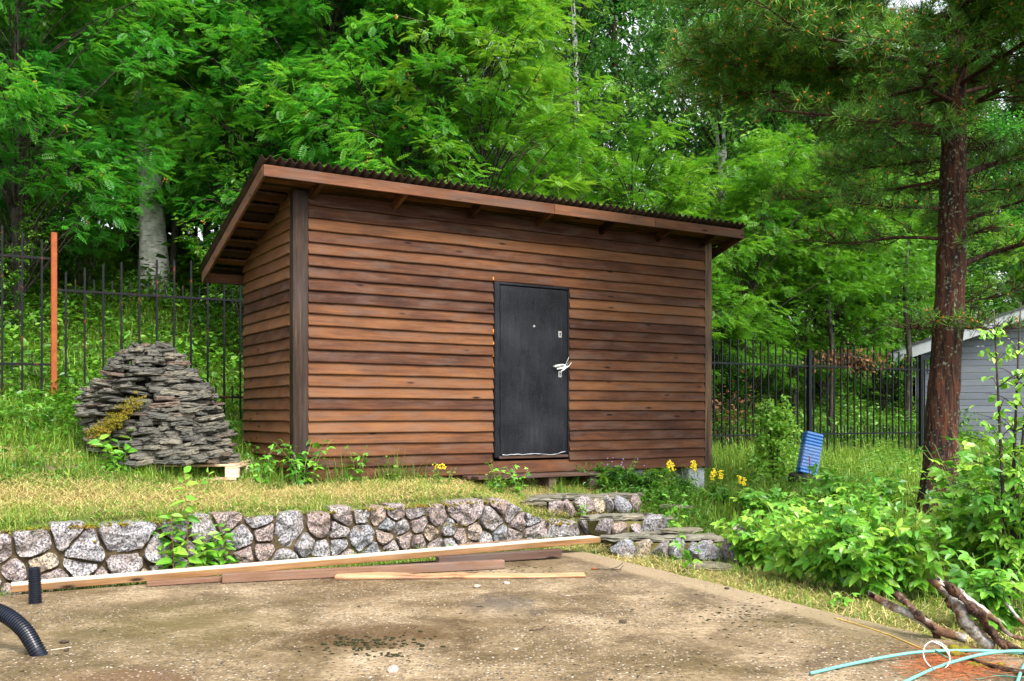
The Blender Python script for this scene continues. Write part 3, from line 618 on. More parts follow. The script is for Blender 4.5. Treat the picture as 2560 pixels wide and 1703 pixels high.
def lump(c, r, rng, sq=(1, 1, .5), sub=2):
    bm = bmesh.new(); bmesh.ops.create_icosphere(bm, subdivisions=sub, radius=1); s = rng.uniform(0, 99)
    for v in bm.verts:
        n_ = 1 + .35 * noise.noise(v.co * 1.7 + Vector((s, s, 0))) + .18 * noise.noise(v.co * 5 + Vector((s, 0, s))); v.co = Vector((v.co.x * r * sq[0] * n_ + c[0], v.co.y * r * sq[1] * n_ + c[1], v.co.z * r * sq[2] * n_ + c[2]))
    V, F = from_bm(bm); return V, F, rng.random(), 0
ml = []
for _ in range(60):
    u_ = rw.uniform(-6, 2.9); t_ = wallmap(np.array([[u_, rw.uniform(-.05, .03), float(ztop(u_)) * rw.choice([.98, .97, .7, .5], p=[.5, .3, .1, .1])]]))[0]
    for __ in range(rw.integers(6, 22)):
        ml.append(lump((t_[0] - wl_[0] + rw.normal(0, .06), t_[1] - wl_[1] + rw.normal(0, .03), t_[2] - wl_[2] + rw.normal(0, .008)), rw.uniform(.004, .014), rw, (1.3, 1.1, .8), 1))
obj('moss', ml, M['moss'], wall, smooth=True)

# ------------------------------------------------------------------ boulders and slates
def rock_mesh(rng, sx, sy, sz, cuts=9, sub=3, rough=.05):
    bm = bmesh.new(); bmesh.ops.create_icosphere(bm, subdivisions=sub, radius=1); V, F = from_bm(bm); V = V * 1.25
    for _ in range(cuts):
        d = rng.normal(size=3); d /= np.linalg.norm(d); h = rng.uniform(.62, .9); s = V @ d; V = V - np.where(s > h, s - h, 0)[:, None] * d
    sd = rng.uniform(0, 99); nn = np.array([noise.noise(Vector(v * 2.6) + Vector((sd, 0, 0))) + .4 * noise.noise(Vector(v * 8) + Vector((sd, 0, 0))) for v in V])
    V = V * (1 + rough * nn)[:, None] * (sx, sy, sz); return V, F, rng.random(), 0
def slate_mesh(rng, L=1., Wd=.6, T=.12):
    n = rng.integers(6, 9); a = np.sort(rng.uniform(0, 2 * np.pi, n) * .35 + np.linspace(0, 2 * np.pi, n, endpoint=False)); r = rng.uniform(.8, 1.1, n)
    P = np.stack([np.cos(a) * L * .5 * r, np.sin(a) * Wd * .5 * r], -1); P = resample(P, 20); P = P + rng.normal(0, .018, P.shape) * L; V = []
    lv = [(-.5, .90), (-.42, .99), (-.12, 1.03 * .99), (.1, .97), (.38, 1.0), (.5, .93)]
    for h, s in lv:
        jit = rng.normal(0, .012, (20, 2)) * L; Q = P * s + jit; V += [(q[0], q[1], h * T + .06 * T * rng.normal() + .03 * T * math.sin(q[0] * 9)) for q in Q]
    V = np.array(V); n = 20; k_ = len(lv); i = np.arange(k_ - 1)[:, None] * n; j = np.arange(n)[None, :]; jn = (j + 1) % n
    F = np.stack([i + j, i + jn, i + n + jn, i + n + j], -1).reshape(-1, 4); c0 = len(V); V = np.vstack([V, [[0, 0, -.5 * T], [0, 0, .5 * T]]])
    T1 = np.array([[(q + 1) % n, q, c0] for q in range(n)]); T2 = np.array([[(k_ - 1) * n + q, (k_ - 1) * n + (q + 1) % n, c0 + 1] for q in range(n)])
    return V, [F, T1, T2], .5, 0
# ------------------------------------------------------------------ stone steps
rs = np.random.default_rng(5)
def step(label, px0, px1, zb, zt, pyb, nst, flags, pyb2=None, extra=None):
    """rise between zb and zt: granite riser stones with slate treads on top"""
    A = np.array(at(px0, pyb, zb)[:2]); B = np.array(at(px1, pyb2 or pyb, zb)[:2]); d = (B - A) / np.linalg.norm(B - A); nrm_ = np.array([-d[1], d[0]]); L = np.linalg.norm(B - A)
    t = thing('stone_step', label, 'step', (*((A + B) / 2), zb), math.atan2(d[1], d[0]), 'steps of slate slabs on granite stones')
    x = -L / 2; ws = rs.uniform(.7, 1.3, nst); ws = ws / ws.sum() * L
    for w in ws:
        h = (zt - zb) * rs.uniform(.85, 1.1); V, F, ti, m_ = rock_mesh(rs, w * .54, .13, h * .78, 10); o_ = obj('riser_stone', (V, F, ti, 0), M['granite'], t); o_.location = (x + w / 2, .10 + rs.normal(0, .012), h * .42); o_.rotation_euler = (0, rs.normal(0, .1), rs.normal(0, .15)); x += w
    for (fx, fy, fl, fw, ft, rz_) in flags:
        o_ = obj('slate_tread', slate_mesh(rs, fl, fw, ft * .72), M['tread'], t); o_.location = (fx * L / 2, fy + .07, zt - zb + ft * .25 + rs.uniform(0, .012)); o_.rotation_euler = (rs.normal(0, .03), rs.normal(0, .03), rz_)
    # packed earth behind the riser
    V, F = box(-L / 2 + .05, .08, -.05, L / 2 - .05, .75, zt - zb - .01); obj('earth_fill', (V, F, .75, 0), M['soil'], t)
    return t
step('lowest of the three stone steps, beside the concrete slab, ending in an upright boulder', 1530, 1790, -.06, .09, 1398, 6, [(-.72, .18, .5, .3, .06, .1), (-.2, .16, .6, .3, .055, -.1), (.35, .2, .5, .34, .06, .2), (.82, .22, .42, .42, .055, .1), (-.5, .45, .5, .3, .05, .3), (.1, .5, .4, .3, .05, 0)], 1402)
step('middle one of the three stone steps, level with the low end of the wall', 1500, 1668, .09, .22, 1338, 4, [(-.75, .1, .55, .2, .07, 0), (.1, .12, .5, .25, .06, .1), (.75, .15, .5, .25, .06, -.1), (-.2, .38, .5, .3, .04, .2), (.5, .42, .45, .3, .04, .5)], 1334)
step('topmost of the three stone steps, with broad slate slabs, below the shed', 1370, 1612, .24, .37, 1285, 7, [(-1.0, .05, .55, .3, .05, .2), (-.55, .12, .62, .34, .055, -.1), (.05, .14, .68, .4, .06, .05), (.6, .16, .5, .3, .055, 0), (.95, .25, .4, .25, .05, .2), (-.75, .42, .6, .34, .04, .1), (-.1, .48, .6, .3, .04, .2)], 1277)
def bould(px, py, z, s, label, grp=None, m='granite', nm='boulder', cat='stone', rz=0., rx=0.):
    x, y, _ = at(px, py, z); V, F, t_, _m = rock_mesh(rs, *s); o_ = obj(nm, (V, F, rs.random() if m == 'granite' else .4, 0), M[m], loc=(x, y + s[1] * .6, z + s[2] * .72), rot=(rx, 0, rz)); tag(o_, label, cat, grp); return o_
bould(1838, 1408, -.05, (.11, .12, .19), 'upright pointed granite boulder at the right end of the lowest step', rx=.1)
bould(1768, 1410, -.06, (.13, .12, .13), 'squarish granite stone beside the upright boulder at the lowest step')
bould(1905, 1372, .03, (.09, .08, .05), 'small grey stone in the grass beside the raspberry leaves')
bould(10, 1112, .96, (.10, .1, .08), 'pale rounded stone in the grass at the far left edge'); bould(33, 1098, .97, (.09, .08, .07), 'whitish stone in the grass just right of another at the left edge')
def flag(px, py, z, L, Wd, T, rz, label, grp='slate slabs lying in the grass by the steps', tilt=(.03, .02)):
    x, y, _ = at(px, py, z); o_ = obj('slate_slab', slate_mesh(rs, L, Wd, T * .8), M['tread'], loc=(x, y, z + T * .4), rot=(tilt[0], tilt[1], rz)); tag(o_, label, 'slab', grp); return o_
flag(1775, 1420, -.05, .48, .34, .045, .2, 'dark slate slab lying flat in the grass near the slab edge, nearest the camera'); flag(1735, 1398, -.05, .5, .22, .03, -.05, 'narrow slate slab lying just behind the nearest slab in the grass')
flag(1700, 1330, .14, .5, .4, .04, .3, 'slate slab half hidden by plants right of the middle step'); flag(1865, 1402, -.04, .3, .16, .03, .1, 'small slate piece in the grass under the raspberry bush')
flag(1690, 1270, .26, .4, .2, .04, .1, 'slate slab among the herbs right of the topmost step'); flag(1335, 1262, .34, .35, .22, .04, .1, 'small slate slab at the left foot of the topmost step')

# ------------------------------------------------------------------ slate heap on a pallet
PC = (-3.66, 10.15); PZ = .72; PR = .10
pal = thing('pallet', 'pale wooden pallet under the heap of slates', 'pallet', (PC[0], PC[1], PZ - .12), PR)
def ppart(nm, q): V, F = bbox(*q, .003); return obj(nm, (V, F, RNG.random(), 0), M['pallet'], pal)
for y_ in (-.56, -.32, -.06, .2, .46): ppart('deck_board', (-.82, y_, .185, .86, y_ + .11, .207))
for x_ in (-.80, 0.0, .76):
    for y_ in (-.56, 0, .46): ppart('block', (x_, y_, .075, x_ + .10 + .03, y_ + .10, .163))
    ppart('stringer', (x_, -.56, .164, x_ + .12, .57, .1845))
for y_ in (-.57, .0, .46): ppart('bottom_board', (-.82, y_, .05, .87, y_ + .10, .0745))
T_SL = [new_mesh('slate', [slate_mesh(rs, 1, rs.uniform(.5, .8), .12)], M['slate']) for _ in range(14)]
prof_z = [0, .245, .42, .62, .82, .95, 1.09, 1.20]; prof_l = [-.56, -.70, -.80, -.80, -.64, -.55, -.45, -.27]; prof_r = [.84, .74, .68, .58, .45, .37, .26, .08]; prof_f = [-.62, -.56, -.50, -.42, -.36, -.30, -.24, -.16]
base_z = PZ + .095; h = 0; cnt = 0; SLG = 'slates piled in a heap on the pallet'
core = []
def add_slate(x, y, z, L, th, rz, tl, label=None):
    global cnt
    o_ = link('slate', T_SL[rs.integers(14)], None, (x, y, z), (tl[0], tl[1], rz)); o_.scale = (L, L * rs.uniform(.8, 1.1), th / .12)
    tag(o_, label or 'grey slate in the big heap on the pallet', 'slate', SLG); cnt += 1
last = None
while h < 1.15:
    t = rs.uniform(.030, .052); l, r, f = (np.interp(h, prof_z, q) for q in (prof_l, prof_r, prof_f)); bk = .45 - .25 * h
    cx, cy = (l + r) / 2, (f + bk) / 2; ax, ay = (r - l) / 2, (bk - f) / 2
    per_ = math.pi * (ax + ay) * .62; n_ = max(3, int(per_ / .29)); ph = rs.uniform(0, 1)
    for q in range(n_):
        a = math.pi * (1.0 + (q + ph) / n_ * 1.08) - .12 ; x = cx + ax * math.cos(a); y = cy + ay * math.sin(a); nx, ny = math.cos(a) / ax, math.sin(a) / ay; na = math.atan2(ny, nx)
        L = rs.uniform(.26, .50) * (1 if h < .9 else .65); inset = L * .24 + rs.normal(0, .02); rz_ = na + math.pi / 2 + rs.normal(0, .35)
        x -= math.cos(na) * inset; y -= math.sin(na) * inset; til = rs.normal(.09, .12) if h > .2 else rs.normal(.02, .03)
        wx = PC[0] + x * math.cos(PR) - y * math.sin(PR); wy = PC[1] + x * math.sin(PR) + y * math.cos(PR)
        # tilt outward about the tangent
        add_slate(wx, wy, base_z + h + t * .5 + rs.normal(0, .009), L, t * rs.uniform(.55, 1.25), rz_ + PR, (-til + rs.normal(0, .05), rs.normal(0, .07)))
    if h > .8:
        for _ in range(6):
            x, y = cx + ax * rs.uniform(-.75, .75), cy - ay * rs.uniform(.2, .75); add_slate(PC[0] + x * math.cos(PR) - y * math.sin(PR), PC[1] + x * math.sin(PR) + y * math.cos(PR), base_z + h + t * .5, rs.uniform(.2, .3), t * rs.uniform(.7, 1.1), rs.uniform(0, 6.28), (rs.normal(0, .1), rs.normal(0, .1)))
    kx = .66 if h < .95 else .42
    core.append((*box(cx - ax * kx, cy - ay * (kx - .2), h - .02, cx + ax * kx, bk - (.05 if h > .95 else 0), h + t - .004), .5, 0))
    h += t
for q in range(9):
    a = rs.uniform(0, 6.28); lab = {0: 'slate leaning at the very top of the big heap'}.get(q)
    add_slate(PC[0] - .10 + .16 * (q - 4) / 4 * 1.0, PC[1] - .02 + .05 * math.sin(a), base_z + 1.165 + .02 * (q % 3), .22, .035, a, (rs.normal(0, .25), rs.normal(0, .25)), lab)
# smaller spill of slates leaning on the front of the heap
rows = [(.0, .72, 6), (.045, .70, 6), (.09, .68, 6), (.14, .66, 6), (.185, .62, 5), (.23, .60, 5), (.28, .56, 5), (.32, .52, 4), (.37, .50, 4), (.42, .44, 4), (.46, .40, 3), (.51, .34, 3), (.56, .26, 2)]
for hz_, sp2_, nn_ in rows:
    for q in range(nn_):
        x = .27 + (q - (nn_ - 1) / 2) * (sp2_ / nn_) * 1.75 * .75 + rs.normal(0, .03); y = -.60 - .05 * (1 - hz_) + .30 * hz_ + rs.normal(0, .015)
        wx = PC[0] + x * math.cos(PR) - y * math.sin(PR); wy = PC[1] + x * math.sin(PR) + y * math.cos(PR)
        add_slate(wx, wy, base_z + hz_ + .025, rs.uniform(.22, .34), rs.uniform(.03, .048), rs.normal(0, .4), (rs.normal(.05, .12), rs.normal(0, .12)))
o_ = obj('heap_filler', [(q[0], q[1], q[2], 0) for q in core], M['core'], loc=(PC[0], PC[1], base_z), rot=(0, 0, PR)); tag(o_, 'added rubble inside the heap, seen through its gaps', 'filler', None, 'stuff')
mm = []
for q in range(250):
    f_ = rs.random(); x = -.52 + .44 * f_ + rs.normal(0, .038); zz_ = .30 + .34 * f_ ** 1.5 + rs.normal(0, .045) * (1.3 - f_ * .6); y = float(np.interp(zz_, prof_z, prof_f)) - .06 + rs.normal(0, .02) - .1 * f_ + .02
    mm.append(lump((x, y + abs(x + .15) * .25, zz_), rs.uniform(.008, .024), rs, (1.2, .9, .9), 1))
mp_ = np.repeat(np.array([m_[0].mean(0) for m_ in mm]), 16, 0); mp_ = mp_ + rs.normal(0, .014, mp_.shape); nm2 = len(mp_); mm = [(m_[0].mean(0) + (m_[0] - m_[0].mean(0)) * .7, m_[1], m_[2], 0) for m_ in mm]
mm.append((*blades(mp_, rs.uniform(.012, .034, nm2), np.full(nm2, .0035), rs.uniform(.2, 1.4, nm2), rs, rs.random(nm2))[:3], 1))
o_ = obj('moss_patch', mm, [M['moss'], M['mosstip']], loc=(PC[0], PC[1], base_z), rot=(0, 0, PR)); tag(o_, 'yellow-green moss cushion growing over the left side of the slate heap', 'moss', None, 'stuff')

# ------------------------------------------------------------------ iron fence
fA = np.array([(135 - CXP) / FP * 11.52, 11.52]); fB = np.array([(2288 - CXP) / FP * 19.4, 19.4]); fd = (fB - fA) / np.linalg.norm(fB - fA); fang = math.atan2(fd[1], fd[0]); SEC = 3.15
def fsec(k_): p = fA + fd * SEC * k_; return p
railz = {-2: 3.4, -1: 3.14, 0: 2.775, 1: 2.56, 2: 2.36, 3: 2.19, 4: 2.195, 5: 2.19}
fence = {}
for k_, rz_ in railz.items():
    p = fsec(k_); left = k_ < 1; m_ = M['rustiron'] if left else M['blackiron']
    lab = {-2: 'iron picket fence panel beyond the left edge', -1: 'raised iron picket fence panel left of the rusty post', 0: 'flaking black iron picket panel between the rusty post and the shed', 1: 'iron picket panel just behind the left part of the shed', 2: 'iron picket panel behind the middle of the shed', 3: 'black picket fence panel from the shed corner to the first black post', 4: 'black picket fence panel between the two black posts', 5: 'short end of the black picket fence right of the second post, behind the pine trunk'}[k_]
    t = thing('picket_fence', lab, 'fence', (p[0], p[1], rz_ - 1.6), fang, 'iron picket fence panels'); top, low = 1.60, .35
    RL = .80 if k_ == 5 else SEC
    for zr in (low, top): obj('rail', bbox(.035, -.012, zr - .014, RL - .035, .012, zr + .014, .002), m_, t)
    n_ = 15 if left else 17; tall = []; short = []
    for q in range(n_):
        x = (q + .62) * SEC / (n_ + .25)
        if x > RL - .05: break
        e = math.sin(math.pi * (q + .5) / n_) ** .8; ht = top + .17 + (.30 if left else .26) * e
        obj('picket', box(x - .011, -.0105, 0 - .02, x + .011, .0105, ht), m_, t)
        if q < n_ - 1:
            xs = x + .5 * SEC / (n_ + .25)
            for zr in (low, top): obj('short_picket', box(xs - .007, -.007, zr - (.05 if zr == top else .09), xs + .007, .007, zr + .15), m_, t)
for k_ in (-1, 0, 1, 2, 3, 4, 5):
    p = fsec(k_); zt = {-1: 3.75, 0: 3.45, 1: 3.1, 2: 2.85}.get(k_, 2.50); zb = gz(p[0], p[1]) - .3; hw = .032 if k_ == 0 else .037
    V, F = bbox(-hw, -hw, 0, hw, hw, zt - zb, .006)
    o_ = obj('fence_post', (V, F), M['rust'] if k_ == 0 else M['blackiron'], loc=(p[0], p[1], zb), rot=(0, 0, fang))
    tag(o_, {0: 'bare orange rusty square steel fence post', 3: 'black fence post hidden behind the right shed corner', 4: 'first black square fence post right of the shed', 5: 'second black fence post, left of the pine trunk'}.get(k_, 'black fence post hidden behind the shed or outside the picture'), 'post', 'square steel fence posts')

# ------------------------------------------------------------------ grey neighbouring house
HD = 22.5; hx, hy, _ = atD(2292, 1000, HD)
hs_ = thing('house', 'grey boarded house with white trim behind the pine on the right', 'house', (hx, hy, .3), -.40)
bd = []; z_ = 0; W_H = 6.2; HDp = 7.0
def gab(x): return 2.5 + .335 * x if x < W_H / 2 + .4 else 2.5 + .335 * (W_H + .8 - x)
z_ = .0
while z_ < 3.9:
    x0 = max(0, (z_ + .15 - 2.5) / .335) if z_ + .15 > 2.5 else 0; x1 = W_H + .4 - x0 if x0 else W_H
    if x1 > x0 + .1: bd.append((*bbox(x0, -.02, z_, x1, 0, z_ + .143, .006), RNG.random(), 0))
    z_ += .15
obj('wall', bd, M['housegrey'], hs_)
obj('side_wall', [(*bbox(-.02, .0, q * .15, 0, HDp, q * .15 + .143, .006), RNG.random(), 0) for q in range(16)], M['housegrey'], hs_)
rf = link('roof', None, hs_)
def pit(x0, x1, y0, y1, lo, hi):
    V = []
    for h_ in (lo, hi):
        for (a, b_) in ((x0, y0), (x1, y0), (x1, y1), (x0, y1)): V.append((a, b_, 2.5 + .335 * a + h_))
    return np.array(V), BOXF
obj('rake_trim', pit(-.55, W_H / 2, -.37, -.34, -.16, .10), M['white'], rf); obj('roof_sheet', pit(-.58, W_H / 2, -.40, HDp, .102, .15), M['roofdark'], rf); obj('soffit', pit(-.52, W_H / 2, -.335, HDp, .04, .098), M['white'], rf)
V, F = pit(-.58, W_H / 2, -.40, HDp, .102, .15); V[:, 0] = W_H - V[:, 0]; obj('roof_sheet', (V, F[:, ::-1]), M['roofdark'], rf)
obj('corner_board', bbox(-.03, -.05, 0, .09, -.022, 2.3, .004), M['housegrey'], hs_)
#@@PART3
# ------------------------------------------------------------------ timber on the slab
def beam(name, A, B, w, h, m, label, cat='beam', wav=0, twist=0, b=.004, seg=0):
    """A, B: bottom front corners (x, y, z); w = depth away from the camera"""
    A, B = np.array(A, float), np.array(B, float); L = np.linalg.norm(B - A); rz = math.atan2(B[1] - A[1], B[0] - A[0]); ry = -math.asin((B[2] - A[2]) / L)
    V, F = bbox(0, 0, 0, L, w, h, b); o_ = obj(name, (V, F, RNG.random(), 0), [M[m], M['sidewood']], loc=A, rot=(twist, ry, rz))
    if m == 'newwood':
        for p_ in o_.data.polygons: p_.material_index = 0 if p_.center.z > h * .98 else 1  # pale colour on the top face, darker brown on all the others
    return tag(o_, label, cat)
bA = np.array(at(27, 1483, .012)); bB = np.array(at(1502, 1357, .085))
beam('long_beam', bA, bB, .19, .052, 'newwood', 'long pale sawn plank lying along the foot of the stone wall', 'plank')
beam('beam', at(555, 1459, .004), at(1262, 1422, .004), .075, .07, 'weatherwood', 'weathered brown beam lying in front of the long pale plank, partly under the dark one')
beam('beam', at(1098, 1415, .004), at(1405, 1394, .012), .10, .072, 'darkbeam', 'short dark squared beam at the right, with its dark end grain showing')
beam('short_board', at(367, 1467, .003), at(640, 1450, .003), .09, .035, 'weatherwood', 'thin reddish board end tucked under the long pale plank', 'board')
beam('thin_board', at(1150, 1370, .04), at(1322, 1356, .06), .06, .03, 'weatherwood', 'thin board with moss lumps behind the right end of the long plank', 'board')
# live-edge plank
pA = np.array(at(836, 1450, .004)); pB = np.array(at(1465, 1446, .004)); L = np.linalg.norm(pB - pA); xs = np.linspace(0, L, 60); V = []
for x in xs:
    t = x / L; w = .20 * (1 - .35 * t) + .012 * math.sin(x * 5) + .02 * math.exp(-((x - .95) / .12) ** 2); y0 = .014 * math.sin(x * 3.1 + 1) + .03 * math.exp(-((x - .92) / .09) ** 2) + .035 * t; hh = .026 + .004 * math.sin(x * 7) - .008 * t
    V += [(x, y0, 0), (x, y0 - .004, hh * .5), (x, y0 + .008, hh), (x, y0 + w - .012, hh), (x, y0 + w, hh * .4), (x, y0 + w, 0)]
k_ = 6; i = np.arange(59)[:, None] * k_; j = np.arange(k_)[None, :]; q = (j + 1) % k_
o_ = obj('live_edge_plank', (np.array(V), [np.stack([i + j, i + k_ + j, i + k_ + q, i + q], -1).reshape(-1, 4), np.array([[0, 1, 2, 3, 4, 5], [59 * 6 + e for e in (5, 4, 3, 2, 1, 0)]])], .6, 0), M['figured'], loc=pA, rot=(0, 0, math.atan2(pB[1] - pA[1], pB[0] - pA[0]))); tag(o_, 'thin split plank with wavy edge and orange figured grain on the slab', 'plank')
# ------------------------------------------------------------------ corrugated pipes
def corr(P, R, pitch, m=12):
    S = np.concatenate([[0], np.cumsum(np.linalg.norm(np.diff(P, axis=0), axis=1))]); n = int(S[-1] / pitch * 6); t = np.linspace(0, S[-1], n)
    Q = np.stack([np.interp(t, S, P[:, i]) for i in range(3)], -1); ph = (t / pitch) % 1; r = R * np.where((ph > .2) & (ph < .75), 1, .87); return Q, r
def pipe(name, pts, R, pitch, label):
    Q, r = corr(spline(pts, 60), R, pitch); V, F = tube(Q, r, 28, False); Vi, Fi = tube(Q, np.full(len(Q), R * .80), 28, False); n = 28; k_ = len(V); e = np.arange(n); e2 = (e + 1) % n
    last = (len(Q) - 1) * n; R1 = np.stack([e, e + k_, e2 + k_, e2], -1); R2 = np.stack([last + e, last + e2, last + e2 + k_, last + e + k_], -1)
    o_ = obj(name, (np.vstack([V, Vi]), [F[0], Fi[0][:, ::-1] + k_, R1, R2]), M['blackpipe'], smooth=False); return tag(o_, label, 'pipe')
x, y, _ = at(82, 1510, 0); pipe('drain_pipe', [(x + .003, y + .03, -.03), (x, y + .03, .1), (x - .006, y + .03, .245)], .043, .0145, 'short upright black corrugated drain pipe standing out of the slab')
x, y, _ = at(96, 1640, 0); pipe('drain_pipe', [(x + .01, y + .03, -.04), (x - .03, y + .03, .035), (x - .12, y + .06, .14), (x - .26, y + .10, .215), (x - .44, y + .12, .25), (x - .7, y + .1, .28)], .044, .0145, 'bent black corrugated drain pipe entering from the left edge of the photo')
# ------------------------------------------------------------------ hoses, wires, rope
def wire(name, pts, r, m, label, cat='hose', n=60, seg=10):
    V, F = tube(spline(pts, n), r, seg); return tag(obj(name, (V, F), M[m], smooth=True), label, cat)
g = lambda px, py, z=0.0: at(px, py, z)
wire('hose', [g(2026, 1684, .010), g(2120, 1662, .012), g(2230, 1640, .03), g(2320, 1629, .04), g(2440, 1627, .035), g(2540, 1632, .02), g(2660, 1650, .012)], .0088, 'hose', 'turquoise plastic hose whose cut end lies on the slab')
wire('hose', [g(2230, 1720, .012), g(2330, 1674, .014), g(2400, 1650, .03), g(2470, 1634, .05), g(2550, 1628, .05), g(2640, 1640, .02)], .0088, 'hose', 'turquoise plastic hose running down to the lower edge of the photo')
wire('hose', [g(2600, 1625, .02), g(2566, 1655, .012), g(2545, 1700, .012), g(2535, 1760, .012)], .0088, 'hose', 'turquoise hose end crossing the lower right corner')
x, y, _ = g(2348, 1676, 0); th = np.linspace(0, 2 * np.pi, 40); rr = .067
o_ = obj('wire_loop', [tube(np.stack([x + rr * np.cos(th), y + .03 * np.sin(th) + 0 * th + .03, .002 + rr + rr * np.sin(th) * .98], -1), .0022, 6), tube(spline([(x + rr * .96, y + .02, .06), (x + .02, y, .12), (x - .04, y, .15)], 8), .0022, 6)], M['whitewire'], smooth=True); tag(o_, 'thin white wire bent into an upright ring beside the hoses', 'wire')
wire('rope', [g(2087, 1545, .004), g(2150, 1563, .004), g(2230, 1590, .004), g(2318, 1628, .006), g(2345, 1638, .01)], .0035, 'rope', 'thin yellow frayed rope stretched across the slab towards the hoses', 'rope', 40, 6)
wire('cable', [g(2332, 1622, .05), g(2360, 1640, .03), g(2385, 1652, .01), g(2412, 1680, .006), g(2440, 1698, .006), g(2490, 1690, .006), g(2550, 1694, .01), g(2600, 1700, .01)], .0035, 'greenwire', 'thin dark green cable looping under the turquoise hoses', 'cable', 60, 6)
# fallen pine needles, moss tuft
N = 1500; pxs = RNG.normal(2385, 62, N); pys = np.clip(RNG.normal(1662, 20, N) + (pxs - 2385) * .05, 1610, 1720); P = np.array([at(a, b, .004) for a, b in zip(pxs, pys)]); P[:, 2] += RNG.random(N) * .012
az = RNG.uniform(0, 2 * np.pi, N); f = np.stack([np.cos(az), np.sin(az), RNG.normal(0, .12, N)], -1)
NB = (np.array([[-.012, 0, 0], [.012, 0, 0], [.01, 1, 0], [-.01, 1, 0], [0, 0, .016], [0, 1, .014]], float), np.array([[0, 1, 2, 3], [0, 3, 5, 4], [1, 4, 5, 2]]))
o_ = obj('needle_litter', scatter(NB, P, f, np.tile([0, 0, 1.], (N, 1)), RNG.uniform(.05, .09, N), RNG.random(N)), M['needles']); tag(o_, 'drift of orange-brown fallen pine needles under the turquoise hoses', 'needles', None, 'stuff')
x, y, _ = at(2388, 1640, 0); ms = [lump((RNG.normal(0, .03), RNG.normal(0, .025), .02 + RNG.normal(0, .01)), RNG.uniform(.014, .03), RNG, (1.2, 1, .8)) for _ in range(26)]
o_ = obj('moss_tuft', ms, M['moss'], loc=(x, y, 0), smooth=True); tag(o_, 'brown and yellow moss tuft beside the white wire ring', 'moss')
x, y, _ = at(2455, 1665, 0); ms = [lump((RNG.normal(0, .035), RNG.normal(0, .02), .008), RNG.uniform(.012, .025), RNG, (1.4, 1, .5)) for _ in range(18)]
o_ = obj('moss_tuft', ms, M['moss'], loc=(x, y, 0), smooth=True); tag(o_, 'flat yellow moss patch among the needles below the second hose', 'moss')
# litter on the slab
def clot(name, px, py, n, sx, sy, r, m, label, cat, kind=None, sq=(1.3, 1, .45)):
    x, y, _ = at(px, py, 0); ms = [lump((RNG.normal(0, sx), RNG.normal(0, sy), r * .25), RNG.uniform(.5, 1.2) * r, RNG, sq, 1) for _ in range(n)]
    o_ = obj(name, ms, M[m], loc=(x, y, 0), smooth=True); return tag(o_, label, cat, None, kind)
clot('dark_moss_patch', 925, 1608, 110, .17, .11, .012, 'darkmoss', 'dark wet moss and leaf litter in the brown puddle stain on the slab', 'moss', 'stuff')
clot('dark_moss_patch', 975, 1640, 26, .05, .03, .010, 'darkmoss', 'small dark moss spot just below the large one on the slab', 'moss', 'stuff')
nm_ = []
for _ in range(220):
    px, py = (RNG.normal(1850, 70), RNG.normal(1535, 22)) if RNG.random() < .45 else ((RNG.uniform(1500, 2250), RNG.uniform(1480, 1700)) if RNG.random() < .5 else (RNG.uniform(0, 2000), RNG.uniform(1465, 1703)))
    if RNG.random() < .25: px, py = RNG.uniform(980, 1400), RNG.uniform(1416, 1432)
    x, y, _ = at(px, py, 0); 
    if np.dot(np.array([x, y]) - a0, nr) * np.dot(np.array([-3, 5]) - a0, nr) < 0: continue
    nm_.append(lump((x, y, .001), RNG.uniform(.003, .010), RNG, (1.6, 1, .5), 1))
o_ = obj('moss_specks', nm_, M['darkmoss'], smooth=True); tag(o_, 'small dark moss cushions scattered over the slab', 'moss', None, 'stuff')
gv = []
for _ in range(1600):
    px, py = RNG.uniform(0, 2450), 1400 + 300 * RNG.random() ** .8; x, y, _ = at(px, py, 0)
    if np.dot(np.array([x, y]) - a0, nr) * np.dot(np.array([-3, 5]) - a0, nr) < 0 or np.dot(np.array([x, y]) - B_, np.array([-dAB[1], dAB[0]])) > 0: continue
    r = RNG.uniform(.0015, .005); V, F = box(-r, -r * .8, -r * .3, r, r * .8, r * .6); V = V * RNG.uniform(.6, 1.3, V.shape); a = RNG.uniform(0, 6.3); V = np.stack([V[:, 0] * math.cos(a) - V[:, 1] * math.sin(a) + x, V[:, 0] * math.sin(a) + V[:, 1] * math.cos(a) + y, V[:, 2] + r * .2], -1); gv.append((V, F, RNG.random() ** 1.7, 0))
o_ = obj('gravel', gv, M['grit']); tag(o_, 'loose fine gravel scattered over the slab', 'gravel', None, 'stuff')
def peb(px, py, r, label, m='pebble', nm='pebble', cat='stone'):
    x, y, _ = at(px, py, 0); V, F, t_, _m = rock_mesh(RNG, r * 1.3, r, r * .6, 6, 2); o_ = obj(nm, (V, F, t_, 0), M[m], loc=(x, y, r * .4), rot=(0, 0, RNG.uniform(0, 3))); tag(o_, label, cat)
peb(1194, 1469, .026, 'pinkish flat stone on the slab below the split plank'); peb(1265, 1460, .022, 'white stone on the slab below the right half of the split plank'); peb(983, 1679, .028, 'pinkish-white stone near the lower edge of the photo'); peb(1258, 1405, .016, 'small pale stone against the short dark beam'); peb(1290, 1625, .012, 'tiny grey-white stone in the middle of the slab')
peb(1557, 1558, .022, 'dark open pine cone lying alone on the slab', 'cone', 'pine_cone', 'pine cone'); peb(1816, 1473, .016, 'dark pine cone on the right edge of the slab', 'cone', 'pine_cone', 'pine cone'); peb(160, 1608, .02, 'flat dark bark piece by the bent drain pipe', 'cone', 'bark_chip', 'bark'); peb(168, 1627, .016, 'smaller dark bark piece nearest the bent drain pipe', 'cone', 'bark_chip', 'bark')
